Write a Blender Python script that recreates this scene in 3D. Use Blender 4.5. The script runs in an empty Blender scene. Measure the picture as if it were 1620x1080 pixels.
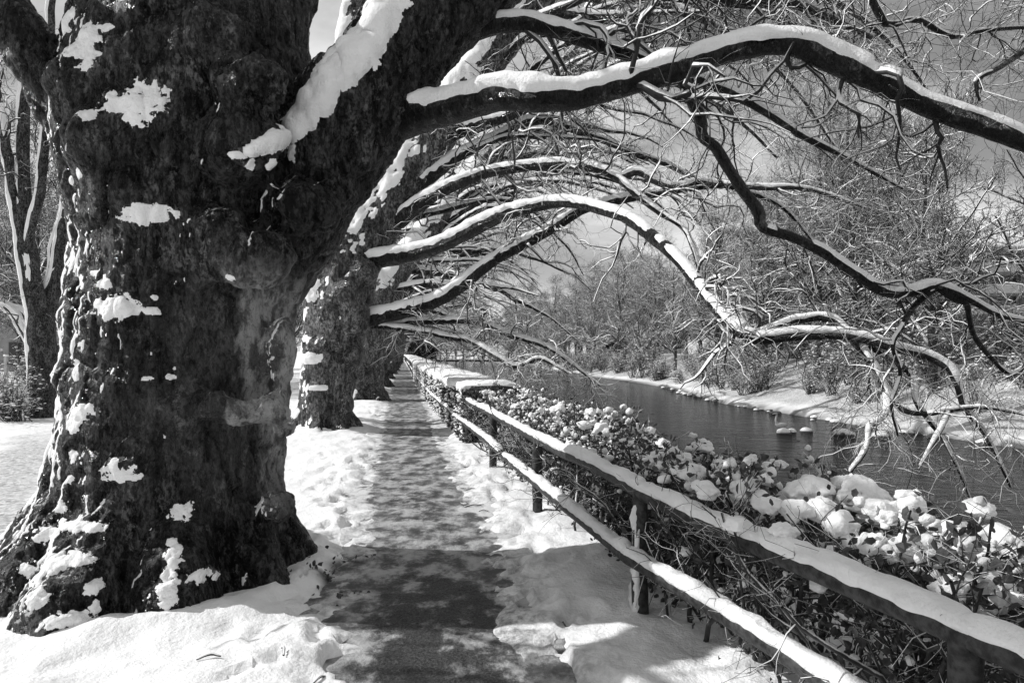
import bpy, math, random
import numpy as np
from mathutils import Vector
from mathutils.bvhtree import BVHTree

# ------------------------------------------------------------------ camera, sky, sun
SC = bpy.context.scene
COL = SC.collection
CAM_H, FPX, VH = 1.7, 1080.0, 555.0          # eye height, focal length and horizon row of the 1620 px photo
cam = bpy.data.cameras.new('camera'); cam.lens = 24.0; cam.sensor_width = 36.0
cam.shift_y = 15.0/1620.0; cam.clip_start = 0.05; cam.clip_end = 4000.0
camo = bpy.data.objects.new('camera', cam); COL.objects.link(camo)
camo.location = (0, 0, CAM_H); camo.rotation_euler = (math.radians(90), 0, 0)
SC.camera = camo

SUN_EL = math.radians(38.0)
SUN_AZ = math.atan2(-0.995, 0.09)             # from +Y towards +X
SUN_DIR = Vector((math.cos(SUN_EL)*math.sin(SUN_AZ), math.cos(SUN_EL)*math.cos(SUN_AZ), math.sin(SUN_EL)))
SUN_STRENGTH, SKY_STRENGTH, EXPOSURE = 4.3, 0.118, 0.0

W = bpy.data.worlds.new('World'); SC.world = W; W.use_nodes = True
nt = W.node_tree; nt.nodes.clear()
N = nt.nodes.new; LK = nt.links.new
wo = N('ShaderNodeOutputWorld'); bg = N('ShaderNodeBackground')
sky = N('ShaderNodeTexSky'); sky.sky_type = 'NISHITA'; sky.sun_disc = False
sky.sun_elevation = SUN_EL; sky.sun_rotation = SUN_AZ; sky.altitude = 100; sky.dust_density = 0.6; sky.air_density = 1.0
sep = N('ShaderNodeSeparateColor'); LK(sky.outputs[0], sep.inputs[0])
# black and white film behind a yellow filter: red and green only
m1 = N('ShaderNodeMath'); m1.operation = 'MULTIPLY'; m1.inputs[1].default_value = 0.55; LK(sep.outputs[0], m1.inputs[0])
m2 = N('ShaderNodeMath'); m2.operation = 'MULTIPLY_ADD'; m2.inputs[1].default_value = 0.45; LK(sep.outputs[1], m2.inputs[0]); LK(m1.outputs[0], m2.inputs[2])
tc = N('ShaderNodeTexCoord')
# project clouds on a flat layer: dir.xy / (dir.z + k)
sx = N('ShaderNodeSeparateXYZ'); LK(tc.outputs['Generated'], sx.inputs[0])
zk = N('ShaderNodeMath'); zk.operation = 'ADD'; zk.inputs[1].default_value = 0.16; LK(sx.outputs[2], zk.inputs[0])
zm = N('ShaderNodeMath'); zm.operation = 'MAXIMUM'; zm.inputs[1].default_value = 0.05; LK(zk.outputs[0], zm.inputs[0])
dx = N('ShaderNodeMath'); dx.operation = 'DIVIDE'; LK(sx.outputs[0], dx.inputs[0]); LK(zm.outputs[0], dx.inputs[1])
dy = N('ShaderNodeMath'); dy.operation = 'DIVIDE'; LK(sx.outputs[1], dy.inputs[0]); LK(zm.outputs[0], dy.inputs[1])
cx = N('ShaderNodeCombineXYZ'); LK(dx.outputs[0], cx.inputs[0]); LK(dy.outputs[0], cx.inputs[1]); cx.inputs[2].default_value = 3.7
cn = N('ShaderNodeTexNoise'); cn.inputs['Scale'].default_value = 0.75; cn.inputs['Detail'].default_value = 9; cn.inputs['Roughness'].default_value = 0.56
LK(cx.outputs[0], cn.inputs['Vector'])
cr = N('ShaderNodeMapRange'); cr.interpolation_type = 'SMOOTHSTEP'
cr.inputs['From Min'].default_value = 0.37; cr.inputs['From Max'].default_value = 0.60; LK(cn.outputs[0], cr.inputs['Value'])
cm = N('ShaderNodeMix'); cm.data_type = 'FLOAT'; LK(cr.outputs[0], cm.inputs['Factor']); LK(m2.outputs[0], cm.inputs[2]); cm.inputs[3].default_value = 7.2
LK(cm.outputs[0], bg.inputs['Color']); bg.inputs['Strength'].default_value = SKY_STRENGTH
LK(bg.outputs[0], wo.inputs[0])

sl = bpy.data.lights.new('sun', 'SUN'); sl.energy = SUN_STRENGTH; sl.angle = math.radians(0.55); sl.color = (1, 1, 1)
so = bpy.data.objects.new('sun', sl); COL.objects.link(so)
so.rotation_euler = (-SUN_DIR).to_track_quat('-Z', 'Y').to_euler(); so.location = SUN_DIR*60
SC.view_settings.view_transform = 'Standard'; SC.view_settings.look = 'None'
SC.view_settings.exposure = EXPOSURE; SC.view_settings.gamma = 1.0; SC.view_settings.use_curve_mapping = False
SC.render.engine = 'CYCLES'
SC.cycles.max_bounces = 6; SC.cycles.diffuse_bounces = 3; SC.cycles.glossy_bounces = 3

# ------------------------------------------------------------------ helpers
RNG = np.random.default_rng(11)

def P(u, v, d):                      # a photo pixel at a measured distance -> a point in the place
    return np.array([(u-810.0)*d/FPX, d, CAM_H+(VH-v)*d/FPX])

def sstep(a, b, x):
    t = np.clip((x-a)/(b-a), 0, 1); return t*t*(3-2*t)

def _hash(ix, iy, iz, seed):
    h = (ix.astype(np.int64)*374761393 + iy.astype(np.int64)*668265263 + iz.astype(np.int64)*2147483647 + seed*974711) & 0xffffffff
    h = ((h ^ (h >> 13))*1274126177) & 0xffffffff
    h = ((h ^ (h >> 16))*2246822519) & 0xffffffff
    return ((h ^ (h >> 15)) & 0xffffff)/float(0xffffff)

def vnoise(p, seed=0):               # value noise, -1..1, p (...,3)
    p = np.asarray(p, float); i = np.floor(p).astype(np.int64); f = p-i; f = f*f*f*(f*(f*6-15)+10)
    x, y, z = i[..., 0], i[..., 1], i[..., 2]; fx, fy, fz = f[..., 0], f[..., 1], f[..., 2]
    def h(a, b, c): return _hash(x+a, y+b, z+c, seed)
    x00 = h(0,0,0)*(1-fx)+h(1,0,0)*fx; x10 = h(0,1,0)*(1-fx)+h(1,1,0)*fx
    x01 = h(0,0,1)*(1-fx)+h(1,0,1)*fx; x11 = h(0,1,1)*(1-fx)+h(1,1,1)*fx
    return ((x00*(1-fy)+x10*fy)*(1-fz)+(x01*(1-fy)+x11*fy)*fz)*2-1

def fbm(p, oct=4, seed=0, gain=0.5):
    p = np.asarray(p, float); s = 0; a = 1; n = 0
    for o in range(oct):
        s = s+a*vnoise(p*(2.03**o)+o*17.3, seed+o); n += a; a *= gain
    return s/n

def nmesh(name, V, faces, smooth=True):
    """faces: list of (M,3) / (M,4) int arrays"""
    me = bpy.data.meshes.new(name); V = np.ascontiguousarray(V, dtype=np.float32)
    faces = [np.asarray(f, dtype=np.int32) for f in faces if len(f)]
    me.vertices.add(len(V)); me.vertices.foreach_set('co', V.ravel())
    li = np.concatenate([f.ravel() for f in faces]); lt = np.concatenate([np.full(len(f), f.shape[1], np.int32) for f in faces])
    ls = np.concatenate([[0], np.cumsum(lt)[:-1]]).astype(np.int32)
    me.loops.add(len(li)); me.loops.foreach_set('vertex_index', li)
    me.polygons.add(len(lt)); me.polygons.foreach_set('loop_start', ls); me.polygons.foreach_set('loop_total', lt)
    me.polygons.foreach_set('use_smooth', np.full(len(lt), smooth, bool))
    me.update(calc_edges=True); me.validate(); return me

def tag(o, label=None, cat=None, group=None, kind=None):
    if label: o['label'] = label
    if cat: o['category'] = cat
    if group: o['group'] = group
    if kind: o['kind'] = kind
    return o

def thing(name, loc, label, cat, group=None):
    o = bpy.data.objects.new(name, None); COL.objects.link(o); o.location = Vector([float(c) for c in loc])
    o.empty_display_size = 0.2
    return tag(o, label, cat, group)

def root_off(o):
    off = np.zeros(3)
    while o is not None:
        off += np.array(o.location); o = o.parent
    return off

def obj(name, V, faces, m, parent=None, smooth=True, kind=None, local=False):
    V = np.asarray(V, float)
    if parent is not None and not local: V = V-root_off(parent)
    me = nmesh(name, V, faces, smooth); me.materials.append(m)
    o = bpy.data.objects.new(name, me); COL.objects.link(o); o.parent = parent
    if kind: o['kind'] = kind
    return o

def inst(name, me, parent, loc, rz=0, scale=(1, 1, 1), rx=0, ry=0):
    o = bpy.data.objects.new(name, me); COL.objects.link(o); o.parent = parent
    l = np.asarray(loc, float)
    if parent is not None: l = l-root_off(parent)
    o.location = l.tolist(); o.rotation_euler = (rx, ry, rz); o.scale = scale
    return o

def copy_tree(o, parent=None):
    c = o.copy(); COL.objects.link(c); c.parent = parent
    for ch in list(o.children): copy_tree(ch, c)
    return c

class MB:                             # collects pieces into one mesh
    def __init__(s): s.V = []; s.F = []; s.n = 0
    def add(s, V, *F):
        V = np.asarray(V, float).reshape(-1, 3)
        for f in F:
            if len(f): s.F.append(np.asarray(f)+s.n)
        s.V.append(V); s.n += len(V)
    def box(s, x0, x1, y0, y1, z0, z1):
        V = [(x, y, z) for z in (z0, z1) for y in (y0, y1) for x in (x0, x1)]
        s.add(V, np.array([(0,2,3,1),(4,5,7,6),(0,1,5,4),(2,6,7,3),(0,4,6,2),(1,3,7,5)]))
    def obj(s, name, m, parent=None, smooth=True, kind=None, local=False):
        return obj(name, np.concatenate(s.V), s.F, m, parent, smooth, kind, local)

def unit(a): return a/np.maximum(np.linalg.norm(a, axis=-1, keepdims=True), 1e-9)

def tubes(Pn, R, sides=5, cap=False):
    """Pn (B,n,3), R (B,n) -> V, quads (tapered tubes with parallel transported frames)"""
    B, n, _ = Pn.shape
    T = unit(np.gradient(Pn, axis=1))
    ref = np.where(np.abs(T[:, 0, 2:3]) < 0.8, np.array([0, 0, 1.0]), np.array([1.0, 0, 0]))
    U = unit(np.cross(T[:, 0], ref)); Us = [U]
    for i in range(1, n):
        U = U-np.sum(U*T[:, i], -1, keepdims=True)*T[:, i]; U = unit(U); Us.append(U)
    U = np.stack(Us, 1); Wv = np.cross(T, U)
    a = np.arange(sides)*2*np.pi/sides
    V = Pn[:, :, None]+R[:, :, None, None]*(np.cos(a)[None, None, :, None]*U[:, :, None]+np.sin(a)[None, None, :, None]*Wv[:, :, None])
    idx = np.arange(B*n*sides).reshape(B, n, sides); nx = np.roll(idx, -1, 2)
    q = np.stack([idx[:, :-1], nx[:, :-1], nx[:, 1:], idx[:, 1:]], -1).reshape(-1, 4)
    V = V.reshape(-1, 3); F = [q]
    if cap:
        c0 = len(V)+np.arange(B); c1 = len(V)+B+np.arange(B)
        V = np.concatenate([V, Pn[:, 0], Pn[:, -1]])
        F.append(np.stack([np.broadcast_to(c0[:, None], (B, sides)), nx[:, 0], idx[:, 0]], -1).reshape(-1, 3))
        F.append(np.stack([np.broadcast_to(c1[:, None], (B, sides)), idx[:, -1], nx[:, -1]], -1).reshape(-1, 3))
    return V, F

def snowcaps(Pn, R, thick, K=7, seed=0, freq=4.0, gap=-0.35, spread=78.0, jag=0.35):
    """snow lying along the upper side of branches or rails"""
    B, n, _ = Pn.shape
    T = unit(np.gradient(Pn, axis=1)); z = np.array([0, 0, 1.0])
    Ur = z-T[..., 2:3]*T; ul = np.linalg.norm(Ur, axis=-1); U = unit(Ur); S = np.cross(T, U)
    L = np.cumsum(np.concatenate([np.zeros((B, 1)), np.linalg.norm(np.diff(Pn, axis=1), axis=-1)], 1), 1)
    q = np.stack([L*freq, np.broadcast_to(np.arange(B)[:, None]*7.7, (B, n)), np.zeros((B, n))], -1)
    n1 = fbm(q*0.35, 3, seed); n2 = fbm(q, 2, seed+5)
    h = thick*(0.85+0.25*n1+0.10*n2)*sstep(0.12, 0.42, ul)*sstep(gap, gap+0.12, n1+0.25*n2)
    e = np.minimum(np.arange(n), n-1-np.arange(n))/max(2.0, n*0.03); h = h*np.clip(e, 0, 1)[None]**0.5
    a = np.linspace(-1, 1, K); ang = np.radians(spread)*a
    prof = np.sqrt(np.clip(1-np.abs(a)**2.6, 0, 1))
    q2 = np.stack([np.broadcast_to(L[..., None]*freq*2.2, (B, n, K)), np.broadcast_to(a*1.7, (B, n, K)), np.broadcast_to(np.arange(B)[:, None, None]*3.1, (B, n, K))], -1)
    jj = 1+jag*fbm(q2, 2, seed+9)
    live = (h > np.maximum(thick*0.06, .0012))[..., None]
    edge = np.abs(a)[None, None] > 0.99
    rad = R[..., None]*np.where(edge | ~live, 0.93, 1.0)+h[..., None]*prof*jj
    # ragged rims: the rim slides up and down the flank
    ang2 = ang[None, None]*(1+0.28*fbm(q2*1.4+4.4, 2, seed+21))
    V = Pn[:, :, None]+rad[..., None]*(np.cos(ang2)[..., None]*U[:, :, None]+np.sin(ang2)[..., None]*S[:, :, None])
    idx = np.arange(B*n*K).reshape(B, n, K)
    lv = (h > np.maximum(thick*0.06, .0012)); keep = (lv[:, :-1] | lv[:, 1:])
    qd = np.stack([idx[:, :-1, :-1], idx[:, :-1, 1:], idx[:, 1:, 1:], idx[:, 1:, :-1]], -1)
    qd = qd[keep].reshape(-1, 4)
    return V.reshape(-1, 3), [qd]

def resample(pts, rad, n, wig=0.0, seed=0):
    """Catmull-Rom through control points -> n even points"""
    p = np.asarray(pts, float); r = np.asarray(rad, float)
    q = np.vstack([2*p[0]-p[1], p, 2*p[-1]-p[-2]]); out = []; ro = []
    for i in range(1, len(q)-2):
        t = np.linspace(0, 1, 12, endpoint=False)[:, None]
        a, b, c, d = q[i-1], q[i], q[i+1], q[i+2]
        out.append(0.5*((2*b)+(-a+c)*t+(2*a-5*b+4*c-d)*t**2+(-a+3*b-3*c+d)*t**3))
        ro.append(r[i-1]*(1-t[:, 0])+r[i]*t[:, 0])
    out = np.vstack(out+[p[-1:]]); ro = np.concatenate(ro+[r[-1:]])
    L = np.concatenate([[0], np.cumsum(np.linalg.norm(np.diff(out, axis=0), axis=1))]); s = np.linspace(0, L[-1], n)
    o = np.stack([np.interp(s, L, out[:, k]) for k in range(3)], 1); rr = np.interp(s, L, ro)
    if wig:
        w = np.stack([fbm(np.stack([s*1.3+k*31, s*0+seed*5.1, s*0], -1), 3, seed+k) for k in range(3)], 1)
        o = o+w*wig*np.clip(np.linspace(0, 1, n)*4, 0, 1)[:, None]
    return o, rr

def offshoots(rng, Pn, R, k, t0=0.15, length=(0.5, 1.0), ratio=0.6, ang=(35, 70), n=7, wig=0.35, bias=(0, 0, 0), grav=0.0, tipf=0.35, lscale=True, rmin=0.0015, rmax=1.0):
    """k children on every parent, all at once"""
    B, m, _ = Pn.shape; T = unit(np.gradient(Pn, axis=1))
    b = np.repeat(np.arange(B), k); t = t0+(1-t0)*rng.random(B*k)*0.985
    f = t*(m-1); i = np.minimum(f.astype(int), m-2); w = (f-i)[:, None]
    p0 = Pn[b, i]*(1-w)+Pn[b, i+1]*w; tt = T[b, i]; r0 = R[b, i]*(1-w[:, 0])+R[b, i+1]*w[:, 0]
    rv = rng.normal(size=(B*k, 3)); pr = unit(rv-np.sum(rv*tt, -1, keepdims=True)*tt)
    a = np.radians(rng.uniform(*ang, B*k))[:, None]
    d = unit(np.cos(a)*tt+np.sin(a)*pr+np.array(bias))
    L = rng.uniform(*length, B*k)*(1.25-0.75*t if lscale else 1)
    st = (L/(n-1))[:, None]; pts = [p0]; p = p0
    for j in range(1, n):
        d = unit(d+rng.normal(size=d.shape)*wig+np.array([0, 0, grav])*(j/n)); p = p+d*st; pts.append(p)
    C = np.stack(pts, 1); rr = np.clip(r0*ratio, rmin, rmax)[:, None]*np.linspace(1, tipf, n)[None]
    return C, np.maximum(rr, rmin*0.7)

def add_grown(mb, lv, sides):
    for (C, r), s in zip(lv, sides):
        V, F = tubes(C, r, s); mb.add(V, *F)

def leaf_cards(rng, C, size, up=0.3):
    """folded four-cornered leaves at points C"""
    n = len(C); d = unit(rng.normal(size=(n, 3))); s = np.cross(d, unit(rng.normal(size=(n, 3)))); s = unit(s); nn = np.cross(d, s)
    L = size*rng.uniform(0.55, 1.3, n)[:, None]; Wd = L*rng.uniform(0.22, 0.4, n)[:, None]; k = rng.uniform(.1, .5, n)[:, None]; cu = nn*L*rng.uniform(-.3, .3, n)[:, None]
    V = np.stack([C-d*L*.5, C-d*L*.12+s*Wd+nn*Wd*k, C+d*L*.25+s*Wd*.75+nn*Wd*k+cu*.5, C+d*L*.5+cu, C+d*L*.25-s*Wd*.75+nn*Wd*k+cu*.5, C-d*L*.12-s*Wd+nn*Wd*k], 1).reshape(-1, 3)
    i = np.arange(n)[:, None]*6
    return V, np.concatenate([i+np.array([[0, 1, 2]]), i+np.array([[0, 2, 3]]), i+np.array([[0, 3, 4]]), i+np.array([[0, 4, 5]])])

_ico = {}
def ico(sub):
    if sub in _ico: return _ico[sub]
    import bmesh
    bm = bmesh.new(); bmesh.ops.create_icosphere(bm, subdivisions=sub, radius=1.0)
    V = np.array([v.co[:] for v in bm.verts]); F = np.array([[v.index for v in f.verts] for f in bm.faces]); bm.free()
    _ico[sub] = (V, F); return V, F

def blob(sub, seed, amp=0.35, freq=1.3, flat=0.4, fine=0.08):
    V, F = ico(sub); V = V*(1+amp*fbm(V*freq+seed*9.1, 3, seed))[:, None]*(1+fine*fbm(V*freq*4+seed*3.3, 2, seed+40))[:, None]
    V = V.copy(); V[:, 2] = np.where(V[:, 2] < 0, V[:, 2]*flat, V[:, 2])
    return V, F

def blobs_mb(mb, rng, C, S, sub=1, seeds=6, flat=0.45, amp=.45):
    """many small snow lumps in one mesh"""
    bases = [blob(sub, 100+s, amp, 1.3, flat) for s in range(seeds)]
    pick = rng.integers(0, seeds, len(C))
    for s in range(seeds):
        m = pick == s
        if not m.any(): continue
        c = C[m]; sc = S[m]; V, F = bases[s]; a = rng.uniform(0, 6.28, len(c))
        ca, sa = np.cos(a), np.sin(a); X = V[None, :, 0]*ca[:, None]-V[None, :, 1]*sa[:, None]; Y = V[None, :, 0]*sa[:, None]+V[None, :, 1]*ca[:, None]
        el = rng.uniform(0.75, 1.35, len(c))[:, None]
        VV = np.stack([X*sc[:, 0:1]*el, Y*sc[:, 0:1]/el, np.broadcast_to(V[None, :, 2], X.shape)*sc[:, 1:2]], -1)+c[:, None]
        mb.add(VV.reshape(-1, 3), (np.arange(len(c))[:, None, None]*len(V)+F[None]).reshape(-1, 3))

def voxel_union(mb, voxel, smooth=3):
    me = nmesh('tmp', np.concatenate(mb.V), mb.F); o = bpy.data.objects.new('tmp', me); COL.objects.link(o)
    md = o.modifiers.new('r', 'REMESH'); md.mode = 'VOXEL'; md.voxel_size = voxel
    dg = bpy.context.evaluated_depsgraph_get(); dg.update(); m2 = bpy.data.meshes.new_from_object(o.evaluated_get(dg))
    n = len(m2.vertices); V = np.empty(n*3, np.float32); m2.vertices.foreach_get('co', V); V = V.reshape(-1, 3).astype(float)
    Q = np.empty(len(m2.loops), np.int32); m2.loops.foreach_get('vertex_index', Q); Q = Q.reshape(-1, 4)
    E = np.empty(len(m2.edges)*2, np.int32); m2.edges.foreach_get('vertices', E); E = E.reshape(-1, 2)
    bpy.data.objects.remove(o); bpy.data.meshes.remove(me); bpy.data.meshes.remove(m2)
    deg = np.bincount(E.ravel(), minlength=n).astype(float)[:, None]
    for _ in range(smooth):
        A = np.zeros_like(V)
        for k in range(3):
            A[:, k] = np.bincount(E[:, 0], V[E[:, 1], k], n)+np.bincount(E[:, 1], V[E[:, 0], k], n)
        V = V*0.45+0.55*A/deg
    return V, Q

def split_quads(V, Q, mask):
    q = Q[mask]; n0 = len(V); ev = np.sort(np.stack([q, np.roll(q, -1, 1)], -1).reshape(-1, 2), 1); key = ev[:, 0].astype(np.int64)*n0+ev[:, 1]
    uk, ei = np.unique(key, return_inverse=True); ei = ei.reshape(-1, 4)+n0; fi = n0+len(uk)+np.arange(len(q))
    V2 = np.concatenate([V, (V[uk//n0]+V[uk % n0])/2, V[q].mean(1)])
    q2 = np.concatenate([np.stack([q[:, k], ei[:, k], fi, ei[:, (k-1) % 4]], -1) for k in range(4)])
    # one relaxing pass so that the split does not stay faceted
    E = np.unique(np.sort(np.concatenate([np.stack([q2[:, k], q2[:, (k+1) % 4]], -1) for k in range(4)]), axis=1), axis=0)
    deg = np.bincount(E.ravel(), minlength=len(V2)).astype(float); A = np.stack([np.bincount(E[:, 0], V2[E[:, 1], k], len(V2))+np.bincount(E[:, 1], V2[E[:, 0], k], len(V2)) for k in range(3)], 1)
    full = deg >= 4; V2[full] = .5*V2[full]+.5*A[full]/deg[full][:, None]
    return V2, np.concatenate([Q[~mask], q2])

def normals(V, Q):
    fn = np.cross(V[Q[:, 2]]-V[Q[:, 0]], V[Q[:, 3]]-V[Q[:, 1]]); nn = np.zeros_like(V)
    for c in range(4):
        for k in range(3): nn[:, k] += np.bincount(Q[:, c], fn[:, k], len(V))
    return unit(nn)

# ------------------------------------------------------------------ materials (black and white film: everything grey)
def mat(name):
    m = bpy.data.materials.new(name); m.use_nodes = True; t = m.node_tree; b = t.nodes['Principled BSDF']; return m, t, b

def nd(t, typ, **kw):
    n = t.nodes.new(typ)
    for k, v in kw.items():
        if k.startswith('i_'): n.inputs[k[2:].replace('_', ' ')].default_value = v
        else: setattr(n, k, v)
    return n

def noise_n(t, scale, detail=6, rough=0.55, vec=None, stretch=None):
    n = nd(t, 'ShaderNodeTexNoise'); n.inputs['Scale'].default_value = scale; n.inputs['Detail'].default_value = detail; n.inputs['Roughness'].default_value = rough
    if vec is None:
        tcn = nd(t, 'ShaderNodeNewGeometry'); vec = tcn.outputs['Position']
    if stretch:
        mp = nd(t, 'ShaderNodeMapping'); mp.inputs['Scale'].default_value = stretch; t.links.new(vec, mp.inputs[0]); vec = mp.outputs[0]
    t.links.new(vec, n.inputs['Vector']); return n.outputs[0]

def rng_n(t, val, a, b, c=0.0, d=1.0, smooth=True):
    n = nd(t, 'ShaderNodeMapRange'); n.interpolation_type = 'SMOOTHSTEP' if smooth else 'LINEAR'
    n.inputs['From Min'].default_value = a; n.inputs['From Max'].default_value = b; n.inputs['To Min'].default_value = c; n.inputs['To Max'].default_value = d
    t.links.new(val, n.inputs['Value']); return n.outputs[0]

def mixf(t, fac, a, b):
    n = nd(t, 'ShaderNodeMix'); n.data_type = 'FLOAT'
    for s, v in ((0, fac), (2, a), (3, b)):
        if isinstance(v, (int, float)): n.inputs[s].default_value = v
        else: t.links.new(v, n.inputs[s])
    return n.outputs[0]

def mth(t, op, a, b):
    n = nd(t, 'ShaderNodeMath'); n.operation = op
    for s, v in ((0, a), (1, b)):
        if isinstance(v, (int, float)): n.inputs[s].default_value = v
        else: t.links.new(v, n.inputs[s])
    return n.outputs[0]

def bump(t, b, h, strength, dist):
    n = nd(t, 'ShaderNodeBump'); n.inputs['Strength'].default_value = strength; n.inputs['Distance'].default_value = dist
    t.links.new(h, n.inputs['Height']); t.links.new(n.outputs[0], b.inputs['Normal'])

def m_snow(name, albedo=0.86, fine=60.0, bs=0.35):
    m, t, b = mat(name); v = noise_n(t, 3.0, 5); c = rng_n(t, v, 0.3, 0.7, albedo-0.05, albedo+0.03)
    t.links.new(c, b.inputs['Base Color']); b.inputs['Roughness'].default_value = 0.7; b.inputs['Specular IOR Level'].default_value = 0.15
    h = mth(t, 'ADD', noise_n(t, fine, 4, 0.6), mth(t, 'MULTIPLY', noise_n(t, fine*0.2, 3), 2.0)); bump(t, b, h, bs, 0.02); return m
SNOW = m_snow('snow', 0.86, 55.0, 0.55)

def snow_on_top(t, col, lo=0.25, hi=0.6, freq=9.0, cover=0.5):
    """colour of fresh snow lying where the face looks up"""
    g = nd(t, 'ShaderNodeNewGeometry'); sz = nd(t, 'ShaderNodeSeparateXYZ'); t.links.new(g.outputs['Normal'], sz.inputs[0])
    up = mth(t, 'ADD', sz.outputs[2], mth(t, 'MULTIPLY', mth(t, 'SUBTRACT', noise_n(t, freq, 3), 0.5), 2.2*(1-cover)))
    f = rng_n(t, up, lo, hi); return mixf(t, f, col, 0.84)

def m_bark(name, dry=False, wet=True, patch=0.5, base=(0.012, 0.07), light=0.2, scale=1.0, bs=1.0, dust=0.0):
    m, t, b = mat(name)
    lo = noise_n(t, 1.7*scale, 5, 0.6); st = noise_n(t, 12*scale, 9, 0.74, stretch=(1, 1, 0.34)); fi = noise_n(t, 46*scale, 6, 0.7, stretch=(1, 1, 0.5)); md_ = noise_n(t, 9*scale, 8, 0.72, stretch=(1, 1, 0.6))
    c = mixf(t, rng_n(t, st, 0.40, 0.62), base[0], base[1])
    c = mixf(t, mth(t, 'MULTIPLY', rng_n(t, md_, 0.55, 0.60), patch), c, light)
    c = mixf(t, rng_n(t, fi, 0.44, 0.54), mth(t, 'MULTIPLY', c, 0.18), c)
    fln = mth(t, 'MULTIPLY', noise_n(t, 5.0*scale, 8, 0.66, stretch=(1, 1, 0.55)), 15.0); flf = mth(t, 'FLOOR', fln, 0.0)
    wno = nd(t, 'ShaderNodeTexWhiteNoise'); wno.noise_dimensions = '1D'; t.links.new(flf, wno.inputs['W'])
    c = mth(t, 'MULTIPLY', c, rng_n(t, wno.outputs['Value'], 0.0, 1.0, 0.6, 1.5, False))
    edge = rng_n(t, mth(t, 'SUBTRACT', fln, flf), 0.0, 0.12); c = mth(t, 'MULTIPLY', c, rng_n(t, edge, 0, 1, .35, 1.0))
    w = rng_n(t, lo, 0.42, 0.56)
    if wet: c = mixf(t, w, mth(t, 'MULTIPLY', c, 0.60), c)
    rough = mixf(t, rng_n(t, st, 0.44, 0.58), 0.14, 0.55) if wet else 0.85
    b.inputs['Specular IOR Level'].default_value = 0.34 if wet else 0.2
    if dry:
        g = nd(t, 'ShaderNodeNewGeometry'); sp = nd(t, 'ShaderNodeSeparateXYZ'); t.links.new(g.outputs['Position'], sp.inputs[0])
        e = mth(t, 'ADD', sp.outputs[0], mth(t, 'MULTIPLY', mth(t, 'SUBTRACT', noise_n(t, 2.6, 6, 0.6, stretch=(1, 1, 0.5)), 0.5), 0.45))
        f = mth(t, 'MAXIMUM', rng_n(t, e, -1.90, -1.84), mth(t, 'MULTIPLY', rng_n(t, e, -2.6, -2.0), .12))
        f = mth(t, 'MULTIPLY', f, rng_n(t, sp.outputs[2], 0.45, 0.95)); f = mth(t, 'MULTIPLY', f, rng_n(t, sp.outputs[2], 2.35, 2.05))
        dc = mixf(t, rng_n(t, noise_n(t, 7, 8, 0.7, stretch=(1, 1, 0.5)), 0.42, 0.56), 0.16, 0.62)
        dc = mixf(t, rng_n(t, fi, 0.36, 0.50), mth(t, 'MULTIPLY', dc, 0.5), dc)
        c = mixf(t, f, c, dc); rough = mixf(t, f, rough, 0.9)
    if dust:                                                   # powder caught in the rough of the windward and upper faces
        gn = nd(t, 'ShaderNodeNewGeometry'); dt = nd(t, 'ShaderNodeVectorMath'); dt.operation = 'DOT_PRODUCT'; t.links.new(gn.outputs['Normal'], dt.inputs[0]); dt.inputs[1].default_value = (-.68, -.22, .70)
        dv_ = mth(t, 'ADD', dt.outputs['Value'], mth(t, 'MULTIPLY', mth(t, 'SUBTRACT', noise_n(t, 34, 5, .7), .5), 1.5)); dv_ = mth(t, 'ADD', dv_, mth(t, 'MULTIPLY', mth(t, 'SUBTRACT', noise_n(t, 3.5, 3), .5), 1.6))
        df = rng_n(t, dv_, dust, dust+.12); c = mixf(t, df, c, .82); rough = mixf(t, df, rough, .85)
    t.links.new(c, b.inputs['Base Color'])
    if not isinstance(rough, float): t.links.new(rough, b.inputs['Roughness'])
    else: b.inputs['Roughness'].default_value = rough
    vo = nd(t, 'ShaderNodeTexVoronoi'); vo.feature = 'DISTANCE_TO_EDGE'; vo.inputs['Scale'].default_value = 11*scale
    g2 = nd(t, 'ShaderNodeNewGeometry'); mp = nd(t, 'ShaderNodeMapping'); mp.inputs['Scale'].default_value = (1, 1, 0.5); t.links.new(g2.outputs['Position'], mp.inputs[0])
    wv = nd(t, 'ShaderNodeVectorMath'); wv.operation = 'MULTIPLY_ADD'; wn = nd(t, 'ShaderNodeTexNoise'); wn.inputs['Scale'].default_value = 9; wn.inputs['Detail'].default_value = 4; t.links.new(mp.outputs[0], wn.inputs['Vector'])
    t.links.new(wn.outputs[1], wv.inputs[0]); wv.inputs[1].default_value = (0.22, 0.22, 0.22); t.links.new(mp.outputs[0], wv.inputs[2]); t.links.new(wv.outputs[0], vo.inputs['Vector'])
    crk = rng_n(t, vo.outputs['Distance'], 0.0, 0.035)
    h = mth(t, 'ADD', mth(t, 'MULTIPLY', st, 1.4), mth(t, 'ADD', mth(t, 'MULTIPLY', fi, 1.1), mth(t, 'ADD', mth(t, 'MULTIPLY', crk, 0.18), mth(t, 'ADD', mth(t, 'MULTIPLY', md_, 0.8), mth(t, 'ADD', mth(t, 'MULTIPLY', flf, 0.12), mth(t, 'MULTIPLY', noise_n(t, 120*scale, 3, .6), .35))))))
    bump(t, b, h, bs, 0.06); return m

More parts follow.
